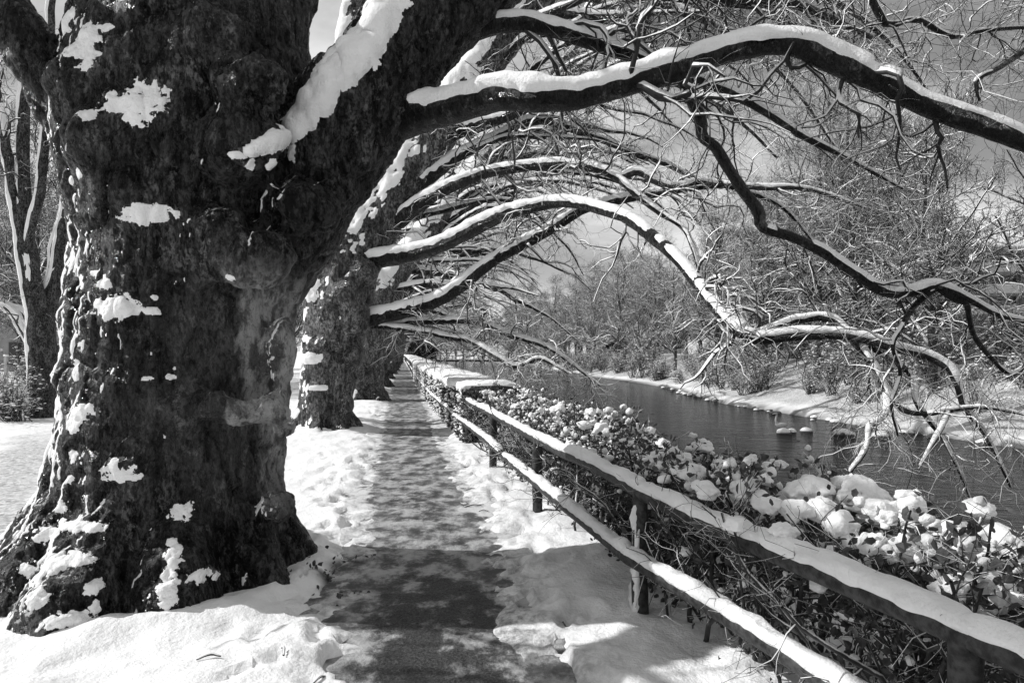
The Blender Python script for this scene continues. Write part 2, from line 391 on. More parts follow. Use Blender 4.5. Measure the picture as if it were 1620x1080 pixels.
BARK1 = m_bark('bark_old_plane', dry=True, patch=0.6, base=(0.008, 0.115), light=0.28, dust=.93)
BARK2 = m_bark('bark_plane', wet=True, patch=0.7, base=(0.06, 0.28), light=0.40, scale=0.6, dust=1.0)
BARKL = m_bark('bark_plane_limb', wet=True, patch=0.7, base=(0.007, 0.035), light=0.17, scale=1.2, bs=.8)
BARKD = m_bark('bark_grey', wet=False, patch=0.3, base=(0.05, 0.16), light=0.22, scale=0.8)

def m_twig(name, c0, cover, freq=9.0, lo=0.25, hi=0.6):
    m, t, b = mat(name); v = noise_n(t, 25, 2); c = rng_n(t, v, 0.3, 0.7, c0*0.6, c0*1.5)
    t.links.new(snow_on_top(t, c, lo, hi, freq, cover), b.inputs['Base Color']); b.inputs['Roughness'].default_value = 0.6; b.inputs['Specular IOR Level'].default_value = 0.3; return m
TWIG = m_twig('twig_snowy', 0.022, 0.25, 5.0, 0.35, 0.6)
TWIGF = m_twig('twig_far', 0.032, 0.3, 2.0, 0.35, 0.65)
TWIGR = m_twig('twig_row_snowy', 0.03, 0.55, 3.0, 0.1, 0.4)
TWIGD = m_twig('twig_hedge', 0.03, 0.3, 14.0)

def m_plain(name, c, rough=0.8, var=0.25, scale=8.0, spec=0.3):
    m, t, b = mat(name); v = noise_n(t, scale, 5); t.links.new(rng_n(t, v, 0.3, 0.7, c*(1-var), c*(1+var)), b.inputs['Base Color'])
    b.inputs['Roughness'].default_value = rough; b.inputs['Specular IOR Level'].default_value = spec; bump(t, b, noise_n(t, scale*6, 4), 0.3, 0.01); return m
LEAF = m_plain('dead_leaf', 0.06, 0.6, 0.5, 30)
IVY = m_plain('evergreen_leaf', 0.03, 0.4, 0.4, 20)
WOOD = m_plain('rail_timber', 0.035, 0.6, 0.75, 28)
STONE = m_plain('stone', 0.09, 0.7, 0.4, 10)
CONC = m_plain('concrete', 0.36, 0.85, 0.12, 2)
CONCD = m_plain('render_grey', 0.25, 0.85, 0.12, 2)
METAL = m_plain('dark_metal', 0.05, 0.5, 0.2, 10)
POSTW = m_plain('pale_post', 0.4, 0.8, 0.15, 10)
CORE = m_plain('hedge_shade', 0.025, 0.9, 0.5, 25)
m, t, b = mat('window_glass'); b.inputs['Base Color'].default_value = (0.02, 0.02, 0.02, 1); b.inputs['Roughness'].default_value = 0.06; GLASS = m

# snow ground with trodden slush, plus shade painted on the far bank (kept in a vertex attribute)
m, t, b = mat('ground_snow'); at = nd(t, 'ShaderNodeAttribute'); at.attribute_name = 'dirt_shade'
sl_ = nd(t, 'ShaderNodeSeparateColor'); t.links.new(at.outputs['Color'], sl_.inputs[0])
sn = rng_n(t, noise_n(t, 2.2, 5), 0.3, 0.7, 0.8, 0.9)
slush_shade = rng_n(t, noise_n(t, 14, 7, 0.68), 0.34, 0.66, 0.14, 0.70)
c = mixf(t, sl_.outputs[0], sn, slush_shade)
soil = rng_n(t, noise_n(t, 40, 5, 0.7), 0.4, 0.65, 0.012, 0.10); c = mixf(t, sl_.outputs[1], c, soil)
t.links.new(c, b.inputs['Base Color']); b.inputs['Roughness'].default_value = 0.65; b.inputs['Specular IOR Level'].default_value = 0.2
h = mth(t, 'ADD', noise_n(t, 38, 5, 0.6), mth(t, 'MULTIPLY', noise_n(t, 9, 4), 2.2)); bump(t, b, h, 0.42, 0.03); GROUND = m

m, t, b = mat('path_slush')
big = noise_n(t, 1.3, 5, 0.6, stretch=(1, 0.7, 1)); mid = noise_n(t, 4.2, 9, 0.72, stretch=(1, 0.8, 1)); fi = noise_n(t, 70, 5, 0.7)
atp = nd(t, 'ShaderNodeAttribute'); atp.attribute_name = 'melt'; sp_ = nd(t, 'ShaderNodeSeparateColor'); t.links.new(atp.outputs['Color'], sp_.inputs[0])
k = mth(t, 'ADD', mth(t, 'MULTIPLY', big, 0.55), mth(t, 'MULTIPLY', mid, 0.75)); k = mth(t, 'SUBTRACT', k, mth(t, 'MULTIPLY', sp_.outputs[0], 0.16)); k = mth(t, 'ADD', k, mth(t, 'MULTIPLY', sp_.outputs[1], 0.22))
ice = rng_n(t, k, 0.50, 0.66)
asph = rng_n(t, fi, 0.35, 0.7, 0.015, 0.10)
sluc = mixf(t, rng_n(t, mid, 0.40, 0.62), 0.09, 0.46)
c = mixf(t, ice, asph, sluc); c = mixf(t, rng_n(t, k, 0.78, 0.92), c, 0.66)
t.links.new(c, b.inputs['Base Color']); t.links.new(mixf(t, ice, 0.5, 0.6), b.inputs['Roughness']); b.inputs['Specular IOR Level'].default_value = 0.25
h = mth(t, 'ADD', mth(t, 'MULTIPLY', mid, 2.2), mth(t, 'MULTIPLY', fi, 0.5)); bump(t, b, h, 0.7, 0.03); PATHM = m

m, t, b = mat('river_water'); b.inputs['Base Color'].default_value = (0.012, 0.012, 0.012, 1); b.inputs['Roughness'].default_value = 0.12; b.inputs['IOR'].default_value = 1.33; b.inputs['Specular IOR Level'].default_value = 0.2
h = mth(t, 'ADD', noise_n(t, 1.1, 6, 0.6, stretch=(0.8, 1.2, 1)), mth(t, 'MULTIPLY', noise_n(t, 5.0, 4, 0.6, stretch=(0.6, 1.6, 1)), 0.3)); bump(t, b, h, 1.0, 0.22); WATER = m

# ------------------------------------------------------------------ the lie of the land
def curve(ys, xs):
    yy = np.linspace(ys[0], ys[-1], 4000); xx = np.interp(yy, ys, xs); k = 61
    f = np.convolve(np.pad(xx, k//2, mode='reflect', reflect_type='odd'), np.ones(k)/k, 'valid')
    return lambda y: np.interp(y, yy, f)
fence_far = ([-12, -4, 0, 1.4, 2.1, 4.27, 7.06, 9.66, 12.2, 20.2, 33, 60, 100, 160], [5.2, 3.2, 2.15, 1.75, 1.5, 0.82, 0.27, -0.26, -0.78, -2.3, -4.5, -8.9, -15.5, -26])
fence_x = lambda y: np.where(np.asarray(y) > 160, -26-(np.asarray(y)-160)*0.2, np.interp(y, *fence_far))
path_l = lambda y: np.where(np.asarray(y) > 160, -27.0-(np.asarray(y)-160)*0.2, np.interp(y, [-12, -5, 0, 3.5, 12.66, 24.5, 52, 100, 160], [1.7, 0.5, -0.3, -0.86, -2.46, -4.42, -8.9, -16.6, -27.0]))
path_r = lambda y: np.where(np.asarray(y) > 160, -26.1-(np.asarray(y)-160)*0.2, np.interp(y, [-12, -5, 0, 3.5, 6.2, 11.1, 28, 52, 100, 160], [3.6, 1.9, 0.75, 0.12, -0.22, -1.1, -3.8, -7.7, -15.7, -26.2]))
far_x = lambda y: np.interp(y, [-40, 10, 20, 27, 34, 42, 50, 62, 76, 95, 120, 180, 260, 400, 800], [40, 27, 23, 20.4, 18.4, 17.1, 15.6, 16.2, 16.4, 13.5, 10, 2, -8, -40, -160])
WATER_Z = -2.2
TREE_Y = [5.2, 14.5, 23.5, 32.5, 41.5, 50.5, 59.5, 68.5, 77.5, 86.5, 96, 106, 117, 128]
TREE_X = [-2.55, -3.95, -5.05, -6.5]+[-6.5-0.152*(y-32.5) for y in TREE_Y[4:]]

_fp = np.random.default_rng(66); PRINTS = []
for _k in range(150):                                       # trodden prints beside the path
    _y = _fp.uniform(3.0, 11.0); _sd = _fp.random() < .6; _x = (np.interp(_y, [0, 3.5, 12.66], [-.3, -.86, -2.46])-abs(_fp.normal(.05, .42))) if _sd else (np.interp(_y, [0, 3.5, 6.2, 11.1], [.75, .12, -.22, -1.1])+abs(_fp.normal(.0, .25)))
    PRINTS.append((_x, _y, _fp.normal(.16, .35), _fp.uniform(.10, .15), _fp.uniform(.02, .045)))
def prints(X, Y):
    z = np.zeros_like(X)
    for (px_, py_, a_, l_, dp) in PRINTS:
        m_ = (np.abs(X-px_) < .3) & (np.abs(Y-py_) < .3)
        if not m_.any(): continue
        u_ = (X[m_]-px_)*np.sin(a_)+(Y[m_]-py_)*np.cos(a_); v_ = (X[m_]-px_)*np.cos(a_)-(Y[m_]-py_)*np.sin(a_); r_ = np.sqrt((u_/l_)**2+(v_/(l_*.42))**2)
        z[m_] += -dp*sstep(1.15, .75, r_)+dp*.35*np.exp(-((r_-1.35)/.22)**2)
    return z
def ground_z(X, Y):
    X = np.asarray(X, float); Y = np.asarray(Y, float)
    a = X-fence_x(Y); e = X-far_x(Y); p2 = np.stack([X, Y, np.zeros_like(X)], -1)
    z = 0.02*fbm(p2*0.5, 3, 3)+0.10*fbm(p2*0.12, 2, 9)*sstep(-6, -14, a)
    near = np.clip(1-(Y-14)/30, 0.0, 1)
    z = z+near*(0.036*fbm(p2*2.4, 4, 5, 0.55)+0.012*fbm(p2*6.5, 2, 8, .5)+0.035*sstep(6.5, 4.5, Y)*fbm(p2*4.2, 3, 12, .55))
    # footprints in the soft edges
    z = z-near*0.045*sstep(0.22, 0.42, fbm(p2*np.array([4.6, 3.0, 1]), 2, 77))*sstep(-5.5, -4.0, a)*sstep(.9, .35, np.minimum(np.abs(X-path_l(Y)), np.abs(X-path_r(Y)))+.25*fbm(p2*.8, 2, 78))
    z = z+0.065
    if X.ndim == 2: z = z+prints(X, Y)
    n1 = 0.10*fbm(p2*1.7, 4, 21)+0.05*fbm(p2*8, 2, 31)
    L = path_l(Y)+n1; R = path_r(Y)-0.9*n1
    inside = np.minimum(X-L, R-X)
    z = np.where(a < 1.0, z-0.055*sstep(-0.40, -0.05, inside+.12*fbm(p2*5, 3, 24))-0.06*sstep(-0.04, 0.22, inside), z)
    # snow banked round the near trunks
    for tx, ty, r in ((-2.6, 5.15, 1.12), (-3.95, 14.5, 0.75)):
        dd = np.hypot(X-tx, Y-ty); z = z+0.07*np.exp(-((dd-r)/0.16)**2)*(0.55+0.45*fbm(p2*3, 2, 44))
    # bare ground right of the old tree
    z = z-0.07*sstep(1.0, 0.5, np.hypot((X+1.18)/0.30, (Y-5.15)/0.42))
    drop = sstep(1.15, 2.7, a); z = z*(1-drop)-2.9*drop
    f = np.interp(e, [-2.5, -0.9, 0.0, 0.25, 2.2, 9.5, 12], [-2.9, -2.7, -2.28, -2.0, -1.55, 0.95, 1.05])
    fb = 0.16*fbm(p2*0.55, 4, 61)+0.10*fbm(p2*1.9, 3, 65)
    z = np.where(e > -2.5, np.maximum(z, f+fb*sstep(-0.6, 1.5, e)), z)
    return z

def grid_obj(name, XS, YS, xf, zf, m, attr=None, kind='structure'):
    S, Y = np.meshgrid(XS, YS); X = xf(S, Y); Z = zf(X, Y); V = np.stack([X, Y, Z], -1).reshape(-1, 3)
    r, c = S.shape; i = np.arange(r*c).reshape(r, c)
    q = np.stack([i[:-1, :-1], i[:-1, 1:], i[1:, 1:], i[1:, :-1]], -1).reshape(-1, 4)
    o = obj(name, V, [q], m, None, True, kind)
    if attr:
        for nm, fn in attr.items():
            A = o.data.color_attributes.new(nm, 'FLOAT_COLOR', 'POINT'); A.data.foreach_set('color', fn(X, Y).reshape(-1).astype(np.float32))
    return o

def dirt_shade(X, Y):
    p2 = np.stack([X, Y, np.zeros_like(X)], -1); n = fbm(p2*2.2, 4, 51); n2 = fbm(p2*7, 3, 52)
    dist = np.maximum(path_l(Y)-X, X-path_r(Y)); right = X > 0.5*(path_l(Y)+path_r(Y))
    d = sstep(0.42, -0.12, dist+0.28*n+0.2*n2-np.where(right, 0.05, 0.0))*sstep(0.0, 0.5, n2+0.55)
    d = np.where(right, np.maximum(d*0.9, .75*sstep(.75, .1, dist+.35*n+.2*n2)*sstep(-.35, .35, n2+.4*n)), d*0.8)
    s = sstep(1.0, 0.55, np.hypot((X+1.18)/0.36, (Y-5.15)/0.5)+0.5*n2)
    e = X-far_x(Y); d = np.maximum(d, sstep(.2, 1.6, e)*sstep(13, 10, e)*sstep(-.75, -.1, fbm(p2*.8, 4, 72))*.85); tr = X+4.6+.58*(Y-5.6); d = np.maximum(d, .8*sstep(.75, .35, np.abs(tr)+.35*n)*sstep(16, 11, Y)); s = np.maximum(s, sstep(0.5, -0.1, np.abs(e+0.15)-0.25+0.35*n)*(e < 1.2))  # grey stands in for shade on the far bank; left diagonal strip also grey
    s = np.maximum(s, 0.85*sstep(0.28, 0.5, fbm(p2*np.array([0.9, 0.9, 1]), 4, 71))*sstep(1.5, 4, e)*sstep(11, 8, e))
    s = np.maximum(s, sstep(1.25, 1.9, X-fence_x(Y))*sstep(0.25, 0.0, n)*(e < -3))
    return np.stack([d, s, np.zeros_like(d), np.ones_like(d)], -1)

xs = np.concatenate([np.geomspace(400, 9, 34)*-1, np.arange(-8.8, -4.6, 0.2), np.arange(-4.6, 1.3, 0.04), np.arange(1.3, 3.2, 0.12), np.arange(3.4, 12, 0.8), np.arange(12, 46, 0.6), np.geomspace(47, 700, 24)])
ys = [-10.0]
while ys[-1] < 1500:
    y = ys[-1]; ys.append(y+(0.5 if y < 1.5 else max(0.038, 0.0095*y) if y < 60 else 0.05*y))
ground = grid_obj('snow_ground', xs, np.array(ys), lambda S, Y: S+fence_x(Y), ground_z, GROUND, {'dirt_shade': dirt_shade})

def path_z(X, Y):
    p2 = np.stack([X, Y, np.zeros_like(X)], -1); near = np.clip(1-(Y-10)/40, 0.15, 1)
    return 0.002+near*(0.018*fbm(p2*2.2, 4, 15)+0.014*fbm(p2*9, 3, 16))
def melt(X, Y):
    v = sstep(5.2, 4.4, Y+0.8*fbm(np.stack([X, Y, X*0], -1)*2.0, 4, 18)); o = np.ones(X.shape+(4,)); o[..., 0] = v; dd_ = np.minimum(X-path_l(Y), path_r(Y)-X); o[..., 1] = sstep(.28, -.12, dd_); return o
ysp = np.array([y for y in ys if y < 165])
path = grid_obj('path', np.linspace(-0.35, 1.3, 44), ysp, lambda S, Y: path_l(Y)+S*(path_r(Y)-path_l(Y)), path_z, PATHM, {'melt': melt})

wy = np.concatenate([np.arange(-10, 60, 4.0), np.geomspace(60, 900, 30)])
grid_obj('river', np.linspace(0, 1, 12), wy, lambda S, Y: (fence_x(Y)+1.6)*(1-S)+(far_x(Y)+0.9)*S, lambda X, Y: np.full_like(X, WATER_Z), WATER)

# ------------------------------------------------------------------ plane trees along the path
def limb_parts(root, cps, rng, mats, n=64, snow=0.05, levels=(), wig=0.03, seed=0, snow_gap=-0.35, name='limb', twig_mat=None, sides=12, K=9, bare=()):
    pts, rad = resample([c[:3] for c in cps], [c[3] for c in cps], n, wig, seed)
    rad = rad*(1+0.10*fbm(np.stack([np.arange(n)*0.21, np.zeros(n), np.zeros(n)+seed], -1), 3, seed))
    V, F = tubes(pts[None], rad[None], sides, cap=True)
    c = np.repeat(pts, sides, 0); c = np.vstack([c, pts[:1], pts[-1:]])
    dv = V-c; V = c+dv*(1+0.16*fbm(V*3.5, 2, seed+1)+0.12*fbm(V*11, 3, seed+2))[:, None]
    lo = obj(name, V, F, mats, root)
    if snow > 0:
        pf, rf = resample(pts, rad, n*3); th = snow*np.clip(rf/np.percentile(rf, 70), 0.35, 1.15); uu = np.linspace(0, 1, n*3)
        for (t0_, t1_, thr) in bare:                       # stretches too steep to hold more than scraps of snow
            nz = fbm(np.stack([uu*n*.55, uu*0+seed, uu*0], -1), 3, seed+31); th = np.where((uu > t0_) & (uu < t1_), th*.42*sstep(thr, thr+.1, nz), th)
        V, F = snowcaps(pf[None], rf[None], np.maximum(th, 1e-5)[None], K, seed+3, 3.0, snow_gap)
        if len(F[0]): obj('snow', V, F, SNOW, lo, True, 'stuff')
    if levels:
        mb = MB(); sn = MB(); cur = (pts[None], rad[None]); pr = [cur]
        for lv in levels:
            src = pr[lv.get('src', -1)]; kw = {k: v for k, v in lv.items() if k not in ('src', 'sides', 'snow')}
            C, r = offshoots(rng, src[0], src[1], **kw); pr.append((C, r)); V, F = tubes(C, r, lv['sides']); mb.add(V, *F)
            if lv.get('snow'):
                V, F = snowcaps(C, r, np.maximum(r*1.3, lv['snow']), 3, seed+7, 3.0, -0.30, 70)
                if len(F[0]): sn.add(V, *F)
        mb.obj('branchlets', twig_mat or TWIG, lo, True, 'stuff')
        if sn.n: sn.obj('branch_snow', SNOW, lo, True, 'stuff')
    return pts, rad, lo

def px_limb(rows): return [tuple(P(u, v, d))+(r*d/FPX,) for (u, v, d, r) in rows]

def trunk_shape(mb, rows, n=40, sides=40):
    pts, rad = resample([r[:3] for r in rows], [r[3] for r in rows], n)
    V, F = tubes(pts[None], rad[None], sides, cap=True); mb.add(V, *F)

def burl(mb, c, s, seed=0):
    V, F = ico(3); mb.add(np.asarray(c)+V*np.asarray(s), F)

def bark_displace(V, Q, big=0.05, mid=0.02, fine=0.006, seed=0, flake=0.0):
    nn = normals(V, Q); q = V*np.array([1, 1, 0.75])
    n1 = fbm(q*2.1, 3, seed); n2 = fbm(V*np.array([5.5, 5.5, 3.5]), 4, seed+3); n3 = fbm(V*np.array([22, 22, 7.0]), 3, seed+6)
    cre = -np.abs(fbm(V*np.array([3.2, 3.2, 2.2]), 3, seed+11))             # creases between the bulges
    cre = np.clip(cre+0.10, -0.0, 0.10)*-1
    fl = 0
    if flake:                                                                # scaling plates with crisp edges, crossed by wrinkles
        wv = fbm(V*np.array([5, 5, 4.0]), 5, seed+31, .62); fl = flake*(np.floor(wv*7)/3.5)-.5*flake*np.abs(fbm(V*np.array([9, 9, 16.0]), 3, seed+37))
        fl = fl+.010*fbm(V*np.array([30, 30, 16.0]), 3, seed+41, .65)
    return V+nn*(big*n1+mid*n2+fine*n3+0.26*cre+fl)[:, None]

def surface_snow(name, parent, V, Q, nn, f, thick, seed=0, m=SNOW, lift=(0, 0, 0.35), fine=False, rag=.6, kind='stuff', relax=2):
    """snow plastered on bark: f>0 where it holds"""
    keep = (f[Q] > -0.25).any(1)
    if not (f > 0).any(): return None
    q = Q[keep]; ids, inv = np.unique(q, return_inverse=True); q = inv.reshape(-1, 4); n0 = len(ids)
    A = np.concatenate([V[ids], nn[ids], f[ids][:, None]], 1)
    if fine:                                                   # one split of every face for a crisper rim
        ev = np.sort(np.stack([q, np.roll(q, -1, 1)], -1).reshape(-1, 2), 1); key = ev[:, 0].astype(np.int64)*n0+ev[:, 1]
        uk, ei = np.unique(key, return_inverse=True); em = (A[uk//n0]+A[uk % n0])/2; ei = ei.reshape(-1, 4)+n0; fc = A[q].mean(1); fi_ = n0+len(uk)+np.arange(len(q))
        A = np.concatenate([A, em, fc]); q = np.concatenate([np.stack([q[:, k], ei[:, k], fi_, ei[:, (k-1) % 4]], -1) for k in range(4)])
    v = A[:, :3]; n_ = unit(A[:, 3:6]); ff = A[:, 6]+rag*fbm(v*(24 if fine else 13), 4, seed+8, .65)
    hh = sstep(-.15, 1.2, A[:, 6]+.25*(ff-A[:, 6]))**.8; lump = .8+.22*fbm(v*(8 if fine else 6), 3, seed, .5)
    k2 = (ff[q] > 0).any(1)
    if not k2.any(): return None
    q = q[k2]; ids, inv = np.unique(q, return_inverse=True); q = inv.reshape(-1, 4); v, n_, ff, hh, lump = v[ids], n_[ids], ff[ids], hh[ids], lump[ids]
    vv = v+unit(n_+np.array(lift))*(thick*(.10*(ff > 0)+hh)*lump)[:, None]-n_*np.where(ff <= 0, .005, 0)[:, None]
    E = np.unique(np.sort(np.concatenate([np.stack([q[:, k], q[:, (k+1) % 4]], -1) for k in range(4)]), axis=1), axis=0); nv = len(vv)
    deg = np.maximum(np.bincount(E.ravel(), minlength=nv), 1).astype(float)[:, None]; wgt = .6*sstep(.05, .5, ff)[:, None]
    for _ in range(relax):
        A_ = np.stack([np.bincount(E[:, 0], vv[E[:, 1], k], nv)+np.bincount(E[:, 1], vv[E[:, 0], k], nv) for k in range(3)], 1)/deg; vv = vv*(1-wgt)+A_*wgt
    return obj(name, vv, [q], m, parent, True, kind)

# --- the old tree in front
D1 = 5.2
T1 = thing('plane_tree', (-2.55, 5.2, 0.0), 'massive gnarled plane tree with burls, snow patches and a lopped limb stub beside the path', 'tree', 'plane trees lining the path')
mb = MB()
trunk_shape(mb, [(-2.62, 5.22, -0.35, 1.02), (-2.62, 5.2, 0.0, 0.94), (-2.62, 5.2, 0.3, 0.88), (-2.61, 5.2, 0.55, 0.85), (-2.60, 5.2, 0.85, 0.81), (-2.54, 5.2, 1.25, 0.80), (-2.49, 5.2, 1.7, 0.80), (-2.46, 5.2, 2.1, 0.79), (-2.40, 5.2, 2.5, 0.82), (-2.42, 5.2, 3.0, 0.88), (-2.44, 5.25, 3.6, 0.90), (-2.45, 5.3, 4.25, 0.84), (-2.5, 5.35, 4.75, 0.62)], 60, 56)
trunk_shape(mb, [(-2.85, 5.3, 3.9, .46), (-3.0, 5.6, 4.9, .38), (-3.25, 6.1, 6.0, .33), (-3.6, 6.6, 7.0, .28)], 30, 24)
trunk_shape(mb, [(-2.1, 5.3, 3.9, .46), (-1.93, 5.6, 4.9, .36), (-1.95, 6.1, 6.0, .31), (-2.0, 6.6, 7.0, .26)], 30, 24)
trunk_shape(mb, [(-2.2, 5.2, 2.2, 0.55), (-1.85, 5.18, 2.65, 0.52), (-1.42, 5.17, 3.2, 0.44), (-1.05, 5.17, 3.7, 0.40), (-0.62, 5.3, 4.3, 0.38), (-0.15, 5.75, 5.0, 0.35), (0.3, 6.2, 5.9, 0.30)], 40, 36)
trunk_shape(mb, [(-3.0, 5.1, 3.1, 0.30), (-3.32, 5.0, 3.62, 0.21), (-3.55, 4.97, 4.0, 0.185), (-3.85, 4.95, 4.5, 0.17), (-4.3, 4.9, 5.3, 0.15)], 24, 24)
for (u, v, dd, s) in ((405, 405, 4.42, (0.26, 0.2, 0.22)), (340, 385, 4.42, (0.30, 0.2, 0.26)), (300, 420, 4.45, (0.22, 0.16, 0.18)), (215, 510, 4.5, (0.30, 0.2, 0.17)), (180, 505, 4.55, (0.22, 0.2, 0.16)),
                      (240, 375, 4.5, (0.26, 0.2, 0.2)), (400, 135, 4.38, (0.24, 0.2, 0.22)), (380, 230, 4.4, (0.30, 0.2, 0.26)), (185, 230, 4.5, (0.34, 0.26, 0.30)), (150, 130, 4.55, (0.30, 0.24, 0.24)),
                      (82, 165, 4.95, (0.16, 0.2, 0.16)), (335, 640, 4.45, (0.16, 0.14, 0.13)), (385, 655, 4.5, (0.16, 0.14, 0.12)), (430, 650, 4.6, (0.16, 0.14, 0.14)), (448, 560, 4.75, (0.12, 0.16, 0.30)),
                      (452, 680, 4.8, (0.11, 0.16, 0.10)), (440, 800, 4.7, (0.14, 0.2, 0.13)), (470, 330, 4.6, (0.28, 0.2, 0.20)), (520, 300, 4.8, (0.22, 0.18, 0.2)), (560, 250, 4.9, (0.16, 0.16, 0.16)),
                      (600, 90, 4.95, (0.14, 0.14, 0.2)), (330, 60, 4.4, (0.26, 0.2, 0.22)), (270, 650, 4.45, (0.3, 0.16, 0.2)), (130, 600, 4.7, (0.2, 0.2, 0.2))):
    burl(mb, P(u, v, dd+.085), s)
for (ang, ln, r) in ((-95, 0.36, 0.32), (-60, 0.34, 0.28), (-128, 0.38, 0.32), (-160, 0.36, 0.28), (-25, 0.20, 0.26), (15, 0.2, 0.24), (70, 0.4, 0.3), (110, 0.45, 0.3), (160, 0.5, 0.3)):
    a = math.radians(ang); c, s_ = math.cos(a), math.sin(a); k = 0.78
    trunk_shape(mb, [(-2.60+c*0.5, 5.2+s_*0.5, 0.9, r*0.55), (-2.62+c*(k-0.05), 5.2+s_*(k-0.05), 0.42, r*0.85), (-2.64+c*(k+ln*0.55), 5.2+s_*(k+ln*0.55), 0.02, r), (-2.64+c*(k+ln), 5.2+s_*(k+ln), -0.25, r*0.8)], 14, 18)
V1, Q1 = voxel_union(mb, 0.033, 5)
V1, Q1 = split_quads(V1, Q1, (V1[Q1].mean(1)[:, 1] < 5.35) & (V1[Q1].mean(1)[:, 2] < 4.6))
V1 = bark_displace(V1, Q1, 0.055, 0.050, 0.007, 3, .014)
N1 = normals(V1, Q1)
obj('trunk', V1, [Q1], BARK1, T1)
bv1 = BVHTree.FromPolygons([Vector(v) for v in V1[::1]], [tuple(int(i) for i in q) for q in Q1])
def hit1(u, v):
    d = Vector(((u-810)/FPX, 1.0, (VH-v)/FPX)).normalized(); h = bv1.ray_cast(Vector((0, 0, CAM_H)), d)
    return None if h[0] is None else np.array(h[0])
def patch_f(c, a, b, V, seed, rag=1.7):
    d = V-c; hh = np.hypot(d[:, 0], d[:, 1]); q = (hh/a)**2+(d[:, 2]/b)**2
    return 1-q+rag*fbm(V*np.array([7, 7, 11.0])+seed*3.3, 5, seed, 0.68)
patches = [(135, 75, 34, 38, .10), (105, 30, 22, 22, .06), (170, 45, 14, 10, .04), (205, 165, 62, 22, .06), (235, 140, 32, 22, .05), (220, 188, 26, 14, .045), (130, 180, 18, 12, .035), (232, 338, 46, 15, .05), (210, 345, 26, 12, .045),
           (185, 486, 48, 20, .08), (225, 492, 26, 9, .05), (275, 597, 13, 7, .03), (232, 600, 14, 5, .02), (130, 652, 26, 17, .05), (116, 672, 18, 14, .045), (182, 748, 28, 16, .045), (205, 755, 26, 8, .035), (180, 735, 8, 14, .03),
           (286, 810, 24, 18, .05), (272, 905, 18, 30, .07), (265, 935, 16, 28, .08), (310, 915, 44, 12, .06), (345, 908, 14, 8, .04), (276, 875, 16, 16, .05), (272, 855, 8, 10, .035),
           (150, 930, 20, 12, .05), (105, 980, 30, 14, .07), (140, 985, 18, 10, .05), (95, 885, 44, 14, .06), (70, 905, 24, 20, .07), (85, 845, 30, 16, .06), (120, 835, 38, 9, .05), (60, 940, 20, 22, .07), (150, 835, 18, 7, .035),
           (95, 800, 14, 16, .05), (110, 760, 9, 12, .03), (115, 720, 10, 10, .03), (145, 885, 12, 6, .03), (365, 440, 9, 9, .03), (128, 545, 12, 10, .035), (120, 585, 12, 16, .04), (150, 430, 14, 8, .03), (155, 410, 10, 6, .025),
           (395, 262, 9, 16, .04), (430, 262, 8, 22, .04), (462, 245, 10, 22, .05), (370, 245, 16, 7, .04), (400, 238, 22, 9, .05), (165, 450, 16, 9, .04), (245, 470, 7, 6, .025), (125, 275, 9, 8, .03), (112, 285, 8, 8, .03), (150, 960, 10, 14, .04), (35, 960, 16, 16, .06), (45, 900, 14, 14, .06)]
for i, (u, v, a, bb, th) in enumerate(patches):
    c = hit1(u, v)
    if c is None: continue
    s = c[1]/FPX; near = (np.abs(V1-c) < (a+bb)*s*2.6).all(1)
    f = np.full(len(V1), -1.0); f[near] = patch_f(c, a*s, bb*s, V1[near], 200+i)
    surface_snow('snow_patch', T1, V1, Q1, N1, f-.15, th*.32, 300+i, fine=True, rag=1.35)
# driven snow all down the windward flank
wind = N1 @ np.array([-0.93, -0.15, 0.33])
q = V1*np.array([6, 6, 7.0]); f = wind*1.0-0.80+0.60*fbm(q, 4, 90, 0.62)-0.25*sstep(2.2, 3.2, V1[:, 2]); f[V1[:, 2] > 4.6] = -1
surface_snow('driven_snow', T1, V1, Q1, N1, f*2.0, 0.03, 95)
# thick snow along the upper left side of the leaning leader
def near_line(V, line, w, up, lim=None):
    best = np.full(len(V), 9.0)
    for a, b_ in zip(line[:-1], line[1:]):
        ab = b_-a; tt = np.clip(((V-a) @ ab)/(ab @ ab), 0, 1); best = np.minimum(best, np.linalg.norm(V-(a+tt[:, None]*ab), axis=1))
    return 1-(best/w)**2
lead_line = [h for h in (hit1(u, v) for u, v in ((395, 240), (430, 228), (465, 200), (500, 160), (530, 120), (560, 80), (590, 40), (612, 5))) if h is not None]
lead_line += [np.array([-.5, 5.45, 5.15]), np.array([-.1, 5.95, 5.95])]
wl = np.interp((V1 @ np.array([.6, 0, .8])), [1.30, 1.5, 1.8, 2.3, 3.5], [.025, .06, .12, .155, .17]); f = near_line(V1, lead_line, wl, None); nf = f > -1; f[nf] += 1.0*fbm(V1[nf]*np.array([6, 6, 6.0]), 5, 401, .68)
surface_snow('leader_snow', T1, V1, Q1, N1, f, .075, 402, relax=3, rag=1.1)

